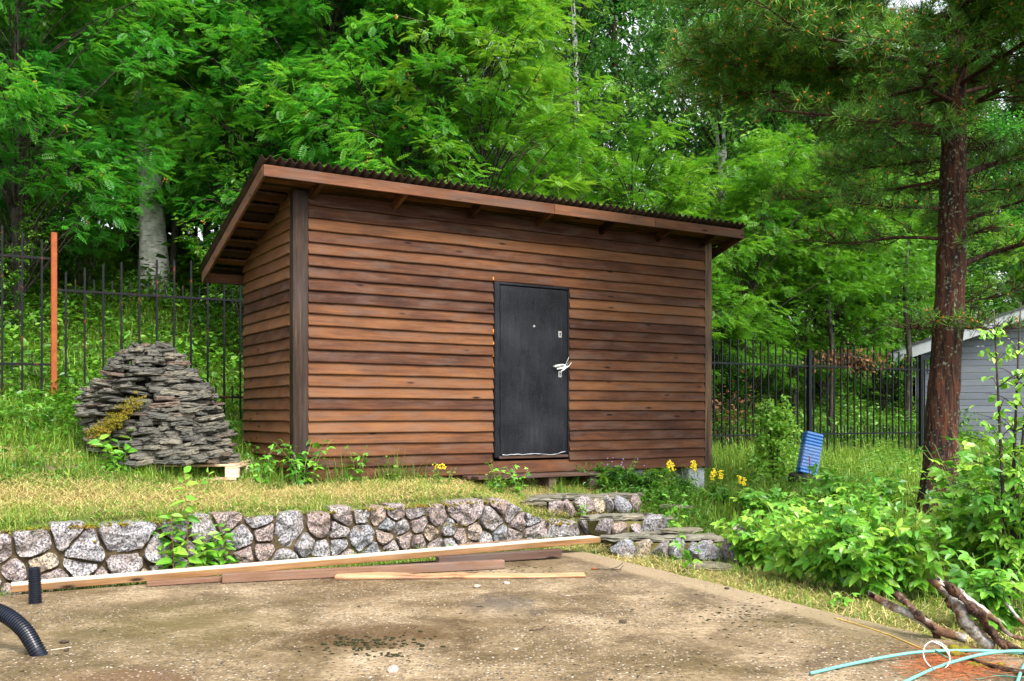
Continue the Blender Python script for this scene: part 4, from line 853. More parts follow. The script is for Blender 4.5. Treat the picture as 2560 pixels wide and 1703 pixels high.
for (pts, lab) in (([g(1485, 1424), g(1530, 1422, .02), g(1552, 1412, .04), g(1557, 1406, .06)], 'small dark twig near the far right corner of the slab'), ([g(1525, 1423, .01), g(1548, 1424, .02), g(1558, 1414, .03)], 'short forked twig beside a longer one near the far right slab corner'), ([g(1322, 1577), g(1350, 1573, .01), g(1364, 1566, .015)], 'thin black twig lying mid-slab'), ([g(1397, 1486), g(1412, 1489, .008), g(1426, 1490, .008)], 'short dark stick above the pale bare patch of the slab'), ([g(1190, 1518), g(1207, 1516, .006)], 'tiny twig left of the dark grey stain on the slab'), ([g(125, 1628), g(150, 1622, .008), g(178, 1618, .008)], 'pale straight twig pointing right from the bent drain pipe')):
    wire('twig', [(p[0], p[1], max(p[2], .004)) for p in pts], .003, 'darkbark' if 'pale' not in lab else 'newwood', lab, 'twig', 12, 5)
V, F = bbox(0, 0, 0, .045, .02, .012, .004); o_ = obj('bark_chip', (V, F), M['rust'], loc=(*at(1480, 1425, 0)[:2], .002), rot=(0, 0, .2)); tag(o_, 'orange-red bark chip at the end of the twig near the slab corner', 'bark')

# ------------------------------------------------------------------ broken limbs leaning over the slab edge
def limb(pts, r0, r1, m, label, rough=.18, n=46, seg=14, jag=True, squash=1., grp=None):
    P = spline(pts, n); R = np.linspace(r0, r1, n) * (1 + RNG.normal(0, .03, n)); V, F = tube(P, R, seg, True, squash); s = RNG.uniform(0, 50)
    A = np.repeat(P, seg, 0); d = V - A; V = A + d * (1 + rough * np.array([noise.noise(Vector(v * 16) + Vector((s, 0, 0))) * 1.6 + .6 * noise.noise(Vector(v * 50)) for v in V]))[:, None]
    if jag:
        t = norm(P[-1] - P[-2]); V[-seg:] += t * RNG.uniform(-.03, .05, seg)[:, None]
    o_ = obj('dead_limb', (V, F), M[m], smooth=True); return tag(o_, label, 'branch', grp)
def gx(px, py, z): return at(px, py, z)
limb([gx(2415, 1598, .01), gx(2350, 1576, .05), gx(2300, 1548, .10), gx(2230, 1516, .15), gx(2185, 1492, .19)], .028, .021, 'lichenbark', 'lichen-covered dead limb, leftmost and lowest of the pile at the slab edge')
limb([gx(2360, 1585, .02), gx(2310, 1555, .10), gx(2275, 1515, .17), gx(2245, 1490, .22)], .020, .032, 'barkdark', 'dead limb with peeling dark bark just behind the leftmost one', .5, squash=.6)
limb([gx(2345, 1596, .0), gx(2330, 1570, .05), gx(2322, 1552, .08)], .02, .012, 'barkdark', 'short dark broken stub under the leftmost limb', .3)
limb([gx(2480, 1618, .01), gx(2440, 1585, .08), gx(2410, 1545, .18), gx(2380, 1490, .28), gx(2340, 1455, .35)], .032, .030, 'lichenbark', 'tall grey birch limb with a broken reddish top, in the middle of the pile', .3)
limb([gx(2525, 1625, .01), gx(2480, 1580, .10), gx(2440, 1530, .22), gx(2400, 1490, .30), gx(2370, 1462, .36)], .028, .042, 'barkdark', 'long split limb with torn brown bark, right of the tall grey one', .6, squash=.55)
limb([gx(2470, 1605, .01), gx(2430, 1570, .07), gx(2400, 1535, .14), (gx(2375, 1508, .2))], .034, .022, 'barkdark', 'thick broken dark branch lying behind the tall grey limb', .45)
limb([gx(2500, 1560, .12), gx(2420, 1500, .24), gx(2405, 1482, .27)], .014, .022, 'lichenbark', 'stub of birch limb with an old knot near the top of the pile', .5)
limb([gx(2580, 1600, .05), gx(2530, 1590, .08), gx(2500, 1562, .12)], .013, .009, 'lichenbark', 'bare white stick at the right edge, pointing up left', .1)
limb([gx(2590, 1590, .05), gx(2545, 1545, .15), gx(2522, 1515, .20)], .013, .008, 'lichenbark', 'second bare white stick at the right edge, steeper than the first', .1)
limb([gx(2600, 1640, .03), gx(2540, 1622, .03), gx(2500, 1602, .04)], .012, .02, 'barkdark', 'dark branch lying low at the right edge in front of the white sticks', .3)
limb([gx(2600, 1688, .01), gx(2500, 1670, .02), gx(2430, 1650, .02)], .018, .010, 'barkdark', 'dark barked branch lying on the needles between the two hoses', .3)
# rotten logs on the left, stake
limb([(*at(-60, 1166, .80)[:2], .84), (*at(60, 1162, .80)[:2], .83), (*at(150, 1164, .79)[:2], .82), (*at(215, 1168, .78)[:2], .80)], .045, .03, 'log', 'grey weathered log lying in the grass left of the slate heap', .25)
limb([(*at(-60, 1178, .78)[:2], .80), (*at(80, 1180, .77)[:2], .79), (*at(190, 1176, .77)[:2], .79)], .035, .025, 'log', 'second rotten log just in front of the grey one at the left', .35)
for (px, py, h_, lab) in ((1840, 1310, .17, 'thin black iron stake in the herbs right of the steps'), (1802, 1295, .10, 'shorter black stake left of the other in the herbs')):
    x, y, _ = at(px, py, .13); V, F = bbox(-.008, -.008, -.1, .008, .008, h_, .002); tag(obj('stake', (V, F), M['blackiron'], loc=(x, y, .13)), lab, 'stake')
# ------------------------------------------------------------------ blue foam roll on tyres
x, y, _ = at(2018, 1228, .27); gz0 = gz(x, y)
for q, (zt, lab) in enumerate(((.04, 'lower black tyre under the blue roll, half hidden in weeds'), (.18, 'upper black tyre carrying the blue roll'))):
    n_, m_ = 40, 14; V = []
    for a in np.linspace(0, 2 * np.pi, n_, endpoint=False):
        for b in np.linspace(0, 2 * np.pi, m_, endpoint=False):
            r = .19 + .075 * np.sign(math.cos(b)) * abs(math.cos(b)) ** .6 + (.004 if int(a * 40 / 6.283) % 2 and abs(b - 0) < .6 else 0); V.append((r * math.cos(a), r * math.sin(a), .075 * np.sign(math.sin(b)) * abs(math.sin(b)) ** .6))
    i = np.arange(n_)[:, None] * m_; j = np.arange(m_)[None, :]; i2 = (np.arange(n_)[:, None] + 1) % n_ * m_; j2 = (j + 1) % m_
    tag(obj('tyre', (np.array(V), np.stack([i + j, i2 + j, i2 + j2, i + j2], -1).reshape(-1, 4)), M['tyre'], loc=(x + .02 * q, y, gz0 + zt), rot=(.08 * q, .05, 0), smooth=True), lab, 'tyre')
br = thing('foam_bundle', 'blue foam bundle wrapped in clear film, leaning on the tyres', 'bundle', (x - .02, y - .02, gz0 + .25)); br.rotation_euler = (-.14, .24, .1)
lay = []
for q in range(13):
    z_ = q * .044; dx = RNG.normal(0, .002); V, F = bbox(-.125 + dx, -.08, z_, .125 + dx, .08, z_ + .041, .012); V[:, 0] *= 1 - .02 * max(0, q - 10); lay.append((V, F, RNG.random(), 0))
obj('foam_layers', lay, M['bluefilm'], br, smooth=False)
V, F = bbox(-.134, -.088, .05, .134, .088, .40, .02); V += RNG.normal(0, .003, V.shape); obj('film', (V, F), M['film'], br)
wire('iron_rod', [(x - .08, y - .35, gz0), (x - .07, y - .33, gz0 + .25), (x - .06, y - .3, gz0 + .5)], .007, 'rust', 'thin rusty rod standing in the weeds in front of the blue bundle', 'rod', 10, 6)

# ------------------------------------------------------------------ small plants
def plantleaves(P, F_, tm, s, tint): 
    up = np.tile([0, 0, 1.], (len(P), 1)) + RNG.normal(0, .5, (len(P), 3)) + (0, -.25, 0); return scatter(tm, P, F_, up, s, tint)
def herb(name, label, cat, x, y, stems, H, tm, ls, nl, mat, spread=.15, droop=-.15, group=None, stemm='stem', base=.15, tint0=.5, sr=.004, z=None, topb=.25, lean=None):
    """a plant: curved stems with leaves set spirally along them"""
    z = gz(x, y) if z is None else z; t = thing(name, label, cat, (x, y, z), 0, group); sp, P, F_, S = [], [], [], []
    for q in range(stems):
        a = RNG.uniform(0, 6.28); hh = H * RNG.uniform(.6, 1.05) if q else H; r0 = spread * .35 * RNG.random(); tip = np.array([math.cos(a), math.sin(a)]) * spread * RNG.uniform(.4, 1.1)
        if lean is not None: tip = tip * .5 + np.array(lean)
        b = np.array([math.cos(a) * r0, math.sin(a) * r0]); C_ = spline([(b[0], b[1], -.03), (b[0] + tip[0] * .2, b[1] + tip[1] * .2, hh * .5), (b[0] + tip[0], b[1] + tip[1], hh)], 12); V, F = tube(C_, np.linspace(sr, sr * .35, 12), 5); sp.append((V, F))
        th = RNG.uniform(0, 6)
        for k_ in range(nl):
            f = base + (1 - base) * (k_ + .5) / nl; i_ = f * 11; p = C_[int(i_)] * (1 - i_ % 1) + C_[min(11, int(i_) + 1)] * (i_ % 1); th += 2.4 + RNG.normal(0, .3); el = RNG.normal(droop + .9 * max(0, f - .75) * 2, .2)
            P.append(p); F_.append((math.cos(th) * math.cos(el), math.sin(th) * math.cos(el), math.sin(el))); S.append(ls * (1 - topb * 2 * max(0, f - .5)) * RNG.uniform(.75, 1.15))
    n = len(P); obj('stem', [(a_, b_, None, 0) for a_, b_ in sp], M[stemm], t, smooth=True)
    obj('foliage', plantleaves(np.array(P), np.array(F_), tm, np.array(S), np.clip(RNG.normal(tint0, .28, n), 0, 1)), M[mat], t); return t
def gat(px, py, it=6):
    """the ground point seen at a pixel of the photograph"""
    z = .3
    lo, hi = 4.0, 30.0
    for D in np.arange(4.5, 30, .05):
        X_ = (px - CXP) / FP * D; zr = CZ - (py - HYP) / FP * D
        if zr <= gz(X_, D): return X_, D
    return X_, D
# willow saplings in front of the wall
for (px, py, Ht, ns, nl, sx, lab) in ((362, 1432, .42, 2, 12, .06, 'leafy green sapling, leftmost of those growing in front of the stone wall'), (405, 1434, .36, 2, 11, .05, 'short sapling with red stems second from left before the wall'), (450, 1436, .50, 2, 14, .06, 'sapling with pale leaf tips left of the tallest one before the wall'),
        (485, 1434, .86, 1, 21, .05, 'tallest sapling before the wall, its red stem rising above the wall top'), (520, 1430, .33, 3, 10, .10, 'low bushy sapling at the foot of the tallest one'), (575, 1424, .42, 2, 11, .06, 'slender sapling, rightmost of those in front of the stone wall'), (300, 1440, .10, 1, 4, .04, 'tiny pale green sprout at the foot of the wall on the left')):
    x, y, _ = at(px, py, -.02); herb('sapling', lab, 'sapling', x, y - .13, ns, Ht, T_WILLOW, .145 if Ht > .2 else .08, nl + 4, 'rasp', sx, -.1, 'saplings in front of the stone wall', 'redstem', .06, .6, z=-.02)
x, y = gat(318, 1180); herb('sapling', 'bright green sapling standing before the pallet and slate heap', 'sapling', x, y - .12, 4, .46, T_WILLOW, .14, 14, 'rasp', .2, -.1, None, 'stem', .15, .45)
x, y = gat(520, 1235); herb('sapling', 'small sapling with upright leaves in the dry grass right of the pallet', 'sapling', x, y, 1, .20, T_WILLOW, .09, 8, 'rasp', .03, .15, None, 'redstem', .1, .5)
x, y = gat(572, 1140); herb('lupine', 'lupine with fan-shaped leaves between the slate heap and the shed', 'lupine', x, y + .1, 5, .38, T_PALM, .14, 3, 'under', .18, .1, None, 'stem', .6, .35)
# weeds along the shed front
wx = lambda u, v: W2(u, v)
def weed(u, v, H, ns, nl, tm, ls, lab, nm='weed', cat='weed', mat='under', sp=.15, **kw): x, y = W2(u, v); return herb(nm, lab, cat, x, y, ns, H, tm, ls, nl, mat, sp, -.1, **kw)
weed(.0, -.22, .48, 9, 8, T_RASP, .12, 'tall leafy raspberry clump hiding the foot of the left corner post', 'raspberry_bush', 'bush', 'rasp', .28, tint0=.35)
weed(-.40, -.05, .40, 5, 7, T_RASP, .10, 'raspberry shoots left of the shed corner', 'raspberry_bush', 'bush', 'rasp', .22, tint0=.35)
weed(.62, -.12, .40, 4, 6, T_RASP, .085, 'thin raspberry shoot with a pink flower right of the corner post', 'raspberry_bush', 'bush', 'rasp', .15, tint0=.35)
weed(.95, -.2, .30, 3, 6, T_OV, .06, 'small-leaved weed in the tall grass at the left end of the shed front')
weed(2.15, -.42, .36, 4, 7, T_RASP, .08, 'raspberry shoot growing up in front of the step plank', 'raspberry_bush', 'bush', 'rasp', .10, tint0=.4)
weed(2.35, -.58, .36, 5, 7, T_RASP, .09, 'raspberry shoot at the left end of the top step', 'raspberry_bush', 'bush', 'rasp', .14, tint0=.4)
weed(2.0, -.62, .24, 6, 8, T_OV, .06, 'clump of soft green herbs left of the top stone step')
weed(1.55, -.4, .20, 3, 5, T_OV, .05, 'small weed at the edge of the shadow left of the step plank')
def flowers(t, n, H, sx, m, r, nm='blossom'):
    pts = [lump((RNG.normal(0, sx), RNG.normal(0, sx), H * RNG.uniform(.78, 1.05)), r * RNG.uniform(.7, 1.2), RNG, (1, 1, .9), 1) for _ in range(n)]; obj(nm, pts, M[m], t)
t = weed(1.42, -.46, .26, 4, 9, T_LANCE, .06, 'small yellow-flowered plant in the dry grass left of the step', 'yellow_flower', 'flower', sp=.08); flowers(t, 26, .24, .035, 'flower', .009)
for i_, (u, v, H, lab) in enumerate(((4.55, -.60, .42, 'yellow loosestrife spikes, leftmost clump before the concrete block'), (4.75, -.72, .46, 'tall yellow loosestrife in front of the concrete block'), (4.95, -.85, .36, 'yellow loosestrife clump right of the concrete block'), (5.2, -1.0, .30, 'small yellow flower spikes, rightmost of the flowering clumps'))):
    t = weed(u, v, H, 5, 12, T_LANCE, .08, lab, 'loosestrife', 'flower', sp=.12, group='yellow loosestrife by the shed corner')
    for s_ in range(3 if i_ < 3 else 2):
        ax, ay = RNG.normal(0, .06, 2); obj('blossom', [lump((ax + RNG.normal(0, .012), ay + RNG.normal(0, .012), H * .80 + .10 * RNG.random() + .02 * s_), RNG.uniform(.006, .011), RNG, (1, 1, 1), 1) for _ in range(34)], M['flower'], t)
t = weed(4.0, -.25, .42, 5, 8, T_LANCE, .06, 'wispy plant with small violet bells under the shed edge', 'bellflower', 'flower', sp=.3); flowers(t, 14, .38, .14, 'violet', .010)
for i_, (u, v, H, ls) in enumerate(((3.75, -.42, .34, .11), (4.15, -.55, .36, .11), (4.4, -.75, .30, .10), (3.55, -.15, .2, .09), (4.0, -.95, .24, .09), (4.7, -1.3, .3, .1), (5.0, -1.6, .28, .1))):
    weed(u, v, H, 7, 6, T_PALM, ls, ['lupine at the right end of the topmost step', 'lupine with spread fans beside the topmost step', 'lupine just left of the yellow flowers', 'small lupine beneath the shed right of the step plank', 'low lupine behind the middle stone step', 'lupine below the yellow flowers', 'lupine furthest right in the herbs beside the steps'][i_], 'lupine', 'lupine', 'under', .25, tint0=.3, base=.45)
for i_, (px, py, z_, H, lab) in enumerate(((1715, 1432, -.05, .42, 'raspberry shoot growing at the foot of the lowest step'), (1690, 1330, .12, .38, 'raspberry shoot growing beside the middle step'), (1560, 1300, .12, .16, 'small leafy weed on the middle step'), (1455, 1290, .22, .15, 'low weed at the foot of the topmost step'), (2096, 1520, -.03, .10, 'little bright green plant at the edge of the slab'), (1640, 1250, .3, .3, 'leafy herb behind the granite stones of the topmost step'))):
    x, y, _ = at(px, py, z_); herb('raspberry_shoot', lab, 'shoot', x, y, 3 if H > .2 else 2, H, T_RASP, .11 if H > .15 else .08, 5, 'rasp', .1, -.1, None, 'stem', .2, .45, z=z_)
# raspberry thicket on the right
RB = [(1890, 1420, .52, .28, 'raspberry bush at the left front of the thicket'), (1985, 1455, .62, .30, 'raspberry bush with yellow-tinged leaves at the front of the thicket'), (2080, 1475, .68, .32, 'raspberry bush in front of the middle of the thicket'), (1990, 1370, .45, .36, 'raspberry bush in the second row on the left'), (2110, 1390, .55, .4, 'raspberry bush in the second row, middle of the thicket'),
      (2200, 1500, .72, .34, 'raspberry bush right behind the broken limbs'), (2290, 1500, .56, .30, 'yellowish raspberry bush above the lichened limb'), (2165, 1400, .55, .32, 'raspberry bush left of the pine foot'), (2440, 1490, .95, .34, 'tall raspberry bush right of the pine foot'), (2470, 1500, 1.15, .42, 'tallest raspberry bush, big leaves, right of the pine'), (2550, 1520, 1.2, .42, 'raspberry bush cut by the right edge of the photo'), (2130, 1300, .55, .45, 'raspberry bush in the back row near the blue bundle'), (2180, 1310, .5, .40, 'raspberry bush in the back row beside the pine trunk'), (2440, 1400, 1.0, .5, 'raspberry bush behind the tallest one'), (1935, 1310, .38, .4, 'low raspberry bush at the back left, before the blue bundle'), (2480, 1580, .5, .25, 'low raspberry bush nearest the camera at the right'), (2560, 1440, 1.3, .5, 'dense raspberry bush at the right edge, behind')]
for px, py, H, sp, lab in RB:
    x, y = gat(px, py); yel = 'yellow' in lab
    herb('raspberry_bush', lab, 'bush', x, y, int(11 + 19 * sp), H, T_RASP if RNG.random() < .6 else T_RASP5, .165, 9, 'rasp', sp, -.3, 'raspberry thicket beside the slab', 'stem', .28, .75 if yel else RNG.uniform(.38, .62), sr=.005, topb=.3)
# young birch at the fence
x, y = gat(1935, 1215)
def bushtree(name, label, cat, x, y, H, rad, stems, nleaf, tm, ls, mat, barkm, z0=.1, tint0=.5, group=None, z=None, up=0.):
    z = gz(x, y) if z is None else z; t = thing(name, label, cat, (x, y, z), 0, group); sp, P, Fw = [], [], []
    for s_ in range(stems):
        a = RNG.uniform(0, 6.28); tip = np.array([math.cos(a), math.sin(a)]) * rad * RNG.uniform(.2, .8); hh = H * RNG.uniform(.6, 1) if s_ else H
        C_ = spline([(0, 0, -.05), (tip[0] * .3, tip[1] * .3, hh * .45), (tip[0] * .7, tip[1] * .7, hh)], 14); sp.append(tube(C_, np.linspace(.013, .003, 14) * H ** .5, 6))
        nb = int(10 * H) + 6
        for b in range(nb):
            f = z0 + (1 - z0) * RNG.random(); i_ = f * 13; p = C_[int(i_)]; aa = RNG.uniform(0, 6.28); L = rad * (1.05 - f) * RNG.uniform(.5, 1.1) + .06; d = np.array([math.cos(aa), math.sin(aa), .5 + up]); e = p + d * L; md = p + d * L * .5 + (0, 0, .03)
            Q = spline([p, md, e], 6); sp.append(tube(Q, np.linspace(.004, .0015, 6), 4))
            m_ = max(3, int(nleaf / (nb * stems)))
            for q in range(m_):
                P.append(Q[RNG.integers(1, 6)] + RNG.normal(0, .03, 3)); th = RNG.uniform(0, 6.28); el = RNG.normal(-.5, .35); Fw.append((math.cos(th) * math.cos(el), math.sin(th) * math.cos(el), math.sin(el)))
    obj('trunk', [(a_, b_, None, 0) for a_, b_ in sp], M[barkm], t, smooth=True); n = len(P)
    obj('foliage', plantleaves(np.array(P), np.array(Fw), tm, RNG.uniform(.7, 1.15, n) * ls, np.clip(RNG.normal(tint0, .2, n), 0, 1)), M[mat], t); return t
bushtree('birch_sapling', 'young light green birch growing left of the blue bundle', 'sapling', x, y, 1.35, .42, 6, 2600, T_BIRCH, .065, 'rasp', 'darkbark', .03, .75)
x, y, _ = atD(2520, 1300, 7.0); t = bushtree('birch_sapling', 'young birch with hanging twigs at the right edge before the grey house', 'sapling', x, y, 2.2, .60, 4, 620, T_BIRCH, .06, 'rasp', 'darkbark', .35, .7)
# leafless dead brush behind the fence
for (px, py, D, lab) in ((1800, 1060, 17.6, 'heap of withered brown brushwood behind the fence right of the shed'), (2120, 900, 18.6, 'withered brown leafy branch caught on top of the fence')):
    x, y, z_ = atD(px, py, D); n = 420; s_ = (.38, .2, .4) if px < 2000 else (.35, .1, .10); P = RNG.normal(0, 1, (n, 3)) * s_; Fw = RNG.normal(0, 1, (n, 3)) - (0, 0, .8); t = thing('dead_brush', lab, 'brushwood', (x, y, z_))
    tag(obj('withered_leaves', plantleaves(P, Fw, T_OV, RNG.uniform(.05, .10, n), RNG.random(n)), M['deadleaf'], t), kind='stuff')
    obj('twig', [tube(spline([(RNG.normal(0, s_[0]), RNG.normal(0, s_[1]), -s_[2]), (RNG.normal(0, s_[0]), RNG.normal(0, s_[1]), 0), (RNG.normal(0, s_[0]), RNG.normal(0, s_[1]), s_[2] * 1.3)], 8), .005, 5) for _ in range(16)], M['darkbark'], t)
#@@PART4
# ------------------------------------------------------------------ trees
TR = np.random.default_rng(11)
def tree_meshes(rng, H, tr, z0, cr, nclump, nleaf, tm, ls, matl, matb, profile='oval', flat=.45, tint0=.5, lean=(0, 0), clr=.5, droop=-.2, stems=1, hang=0., berries=0):
    """trunk+limbs mesh and foliage mesh of one broadleaf tree, base at the origin"""
    wood = []; tr_paths = []
    for s_ in range(stems):
        a = rng.uniform(0, 6.28); off = np.array([math.cos(a), math.sin(a)]) * (.18 * s_); k_ = 9; zz_ = np.linspace(0, H * (.97 - .08 * s_), k_); wob = np.cumsum(rng.normal(0, .06 * H / 8, (k_, 2)), 0)
        ln = np.outer(np.linspace(0, 1, k_) ** 1.3, np.array(lean) + off * 4 * (stems > 1)); P = np.stack([off[0] + wob[:, 0] * .6 + ln[:, 0], off[1] + wob[:, 1] * .6 + ln[:, 1], zz_ - .15], -1); P = spline(P, 26)
        R = tr * (1 - .12 * s_) * (1 - .88 * np.linspace(0, 1, 26)) * (1 + .5 * np.exp(-np.linspace(0, 1, 26) * 22)); wood.append((*tube(P, R, 10), None, 0)); tr_paths.append((P, R))
    C, Lp, Ld, Lc = [], [], [], []
    for c_ in range(nclump):
        f = rng.random() ** (.85); z = z0 + (H * 1.02 - z0) * f
        if profile == 'oval': R_ = cr * (math.sin(math.pi * min(1, (.16 + .80 * f))) ** .55)
        elif profile == 'cone': R_ = cr * (1.02 - f) ** .8
        else: R_ = cr * (.55 + .45 * math.sin(math.pi * f))
        r = R_ * (rng.random() ** .55); a = rng.uniform(0, 2 * np.pi); P, R = tr_paths[rng.integers(len(tr_paths))]
        it = np.clip(int(z / H * 25), 1, 25); ctr = P[it]; c = np.array([ctr[0] + r * math.cos(a), ctr[1] + r * math.sin(a), z]); zs_ = max(z0 * .55, z - r * rng.uniform(.5, .95)); si = np.clip(int(zs_ / H * 25), 2, 24); s0 = P[si]
        out = norm(np.array([math.cos(a), math.sin(a), .25])); mid = s0 * .5 + c * .5 + np.array([0, 0, .12 * r]) + rng.normal(0, .06 * r + .01, 3); Q = spline([s0, mid, c], 9)
        wood.append((*tube(Q, np.linspace(max(.012, min(R[si] * .35, .009 * r + .006)), .005, 9), 5, False), None, 1))
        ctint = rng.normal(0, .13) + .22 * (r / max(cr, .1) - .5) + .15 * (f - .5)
        ntw = rng.integers(4, 8); nl = int(nleaf / nclump * rng.uniform(.6, 1.4)); ext = clr * rng.uniform(.7, 1.3)
        for tq in range(ntw):
            b = a + rng.normal(0, 1.0); el = rng.normal(.12 - hang, .35); d = np.array([math.cos(b) * math.cos(el), math.sin(b) * math.cos(el), math.sin(el)]); st = Q[rng.integers(5, 9)]; L = ext * rng.uniform(.6, 1.2); e = st + d * L + np.array([0, 0, -.15 * L - hang * L]); m2 = st + d * L * .5 + np.array([0, 0, .06 * L])
            if tq < 4: wood.append((*tube(np.array([st, m2, e]), [.006, .004, .002], 3, False), None, 1))
            n_ = nl // ntw + 1; t = rng.random(n_) ** .7; p = (1 - t)[:, None] ** 2 * st + 2 * (t * (1 - t))[:, None] * m2 + (t ** 2)[:, None] * e + rng.normal(0, ext * .13, (n_, 3)) * (1, 1, flat)
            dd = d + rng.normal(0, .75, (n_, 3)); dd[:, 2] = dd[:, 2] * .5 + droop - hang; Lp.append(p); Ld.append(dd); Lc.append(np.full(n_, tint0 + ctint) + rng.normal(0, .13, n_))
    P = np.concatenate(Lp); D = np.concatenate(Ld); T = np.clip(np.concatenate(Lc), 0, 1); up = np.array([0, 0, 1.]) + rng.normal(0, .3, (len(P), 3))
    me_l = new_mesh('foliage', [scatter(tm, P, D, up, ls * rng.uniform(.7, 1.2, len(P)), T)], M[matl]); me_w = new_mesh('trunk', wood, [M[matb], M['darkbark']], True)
    me_b = None
    if berries:
        bl = []
        for q in rng.integers(0, len(P), berries):
            for _ in range(7): bl.append(lump(P[q] + rng.normal(0, .022, 3) - (0, 0, .02), .011, rng, (1, 1, 1), 1))
        me_b = new_mesh('berries', bl, M['berry'])
    return me_w, me_l, me_b
def tree(name, label, meshes, x, y, rz=0, s=1, group=None, sz=None, sink=.1):
    t = thing(name, label, 'tree', (x, y, gz(x, y) - sink), rz, group); t.scale = (s, s, sz or s); link('trunk', meshes[0], t); link('foliage', meshes[1], t)
    if meshes[2]: tag(link('berries', meshes[2], t), kind='stuff')
    return t
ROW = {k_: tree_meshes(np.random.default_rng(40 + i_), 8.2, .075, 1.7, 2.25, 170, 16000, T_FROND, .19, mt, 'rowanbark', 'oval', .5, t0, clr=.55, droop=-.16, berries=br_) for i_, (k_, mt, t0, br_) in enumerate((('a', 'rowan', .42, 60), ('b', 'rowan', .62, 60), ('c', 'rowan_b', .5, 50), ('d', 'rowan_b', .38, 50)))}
SMR = tree_meshes(np.random.default_rng(50), 4.6, .05, .8, 1.4, 90, 8500, T_FROND5, .165, 'rowan_b', 'rowanbark', 'oval', .5, .45, clr=.45, stems=2)
def tpos(px, D): return ((px - CXP) / FP * D, D)
RWG = 'rowans in the row behind the fence'
for (px, D, k_, rz, s_, lab) in ((50, 14.0, 'a', .3, 1.0, 'dark green rowan with lichened trunk at the left, its boughs hanging over the fence'), (-250, 14.5, 'b', 1.3, 1.0, 'rowan whose boughs reach in from the left edge of the photo'), (630, 16.4, 'b', 2.2, 1.05, 'rowan standing behind the left end of the shed roof, right of the big birch'), (820, 15.8, 'a', 4.2, 1.0, 'rowan rising right above the highest corner of the shed roof'),
        (1010, 16.0, 'b', .6, 1.1, 'rowan with dark boughs and orange berries above the middle of the roof'), (1200, 15.6, 'c', 1.9, .95, 'bright yellow-green rowan above the right-middle of the shed roof'), (1010, 18.5, 'd', 3.0, 1.25, 'rowan in the second row behind the middle of the roof'), (650, 19, 'a', 5.1, 1.25, 'rowan in the second row behind the left half of the roof'), (330, 20.5, 'b', 4.0, 1.3, 'rowan in the second row right behind the big birch'), (-40, 18.5, 'a', 2.0, 1.25, 'rowan in the second row at the left edge'), (1310, 19.5, 'd', 2.5, .72, 'rowan with light green crown in the second row, below the gap of sky')):
    x, y = tpos(px, D); tree('rowan_tree', lab, ROW[k_], x, y, rz, s_, RWG)
for (px, D, rz, s_, sz, lab) in ((1640, 18.2, .4, 1.25, 1.1, 'rowan with hanging light green boughs above the right end of the roof'), (1790, 19.2, 2.0, 1.2, 1.15, 'rowan beside the right roof corner'), (1860, 19.8, 3.4, .8, .72, 'small pale green rowan right of the shed behind the fence'), (2060, 21.5, 1.0, 1.0, .95, 'pale rowan behind the two black fence posts'), (1500, 20.0, 5.0, 1.1, .95, 'rowan behind the right-middle of the roof edge'), (2180, 24, 2.7, 1.1, 1.1, 'rowan between the second post and the pine trunk'), (2600, 27, 4.1, 1.2, 1.25, 'rowan behind the grey house')):
    x, y = tpos(px, D); tree('rowan_tree', lab, SMR, x, y, rz, s_, RWG, sz)
# background forest
FOR = {}
FOR['birch'] = tree_meshes(np.random.default_rng(60), 15, .16, 4.0, 2.6, 150, 21000, T_BIRCH, .12, 'birchleaf', 'birchbark', 'oval', .8, .45, clr=.8, hang=.5)
FOR['dense'] = tree_meshes(np.random.default_rng(61), 11, .13, 1.2, 2.9, 170, 22000, T_OV, .125, 'darkleaf', 'darkbark', 'oval', .6, .5, clr=.8)
FOR['mid'] = tree_meshes(np.random.default_rng(62), 9, .10, .8, 2.6, 160, 21000, T_OV, .115, 'birchleaf', 'rowanbark', 'oval', .6, .62, clr=.7)
FOR['spruce'] = tree_meshes(np.random.default_rng(63), 16, .17, 1.5, 2.3, 230, 12500, T_LANCE, .30, 'darkleaf', 'pinebark', 'cone', .35, .3, clr=.8, droop=-.3)
FOR['sap'] = tree_meshes(np.random.default_rng(64), 4.2, .03, .5, 1.15, 60, 4200, T_OV, .11, 'under', 'darkbark', 'oval', .7, .4, clr=.4, stems=3)
# the big old birch
bx, by = tpos(378, 17.6)
bw = []; zb = gz(bx, by); Pm = spline([(0.12, 0, -.3), (.05, 0, .6), (0, 0, 1.8), (-.12, 0, 3.4), (-.16, .05, 5.5), (.1, .1, 8), (.25, .1, 11), (.3, .1, 15)], 40); bw.append(tube(Pm, .235 * (1 - .055 * Pm[:, 2].clip(0, 15)) * (1 + .55 * np.exp(-Pm[:, 2].clip(0) * 2.2)), 18))
for q in range(16): a = TR.uniform(0, 6.28); zz_ = TR.uniform(4, 13); i_ = int(np.argmin(abs(Pm[:, 2] - zz_))); L = TR.uniform(1.2, 2.6); bw.append(tube(spline([Pm[i_], Pm[i_] + (math.cos(a) * L * .5, math.sin(a) * L * .5, L * .5), Pm[i_] + (math.cos(a) * L, math.sin(a) * L, L * .55)], 8), np.linspace(.05, .01, 8), 6))
bt = thing('birch_tree', 'large old birch with pale lichened trunk behind the slate heap', 'tree', (bx, by, zb - .05)); obj('trunk', [(a_[0], a_[1], None, 0) for a_ in bw], M['birchbark'], bt, smooth=True); fl = link('foliage', FOR['birch'][1], bt)
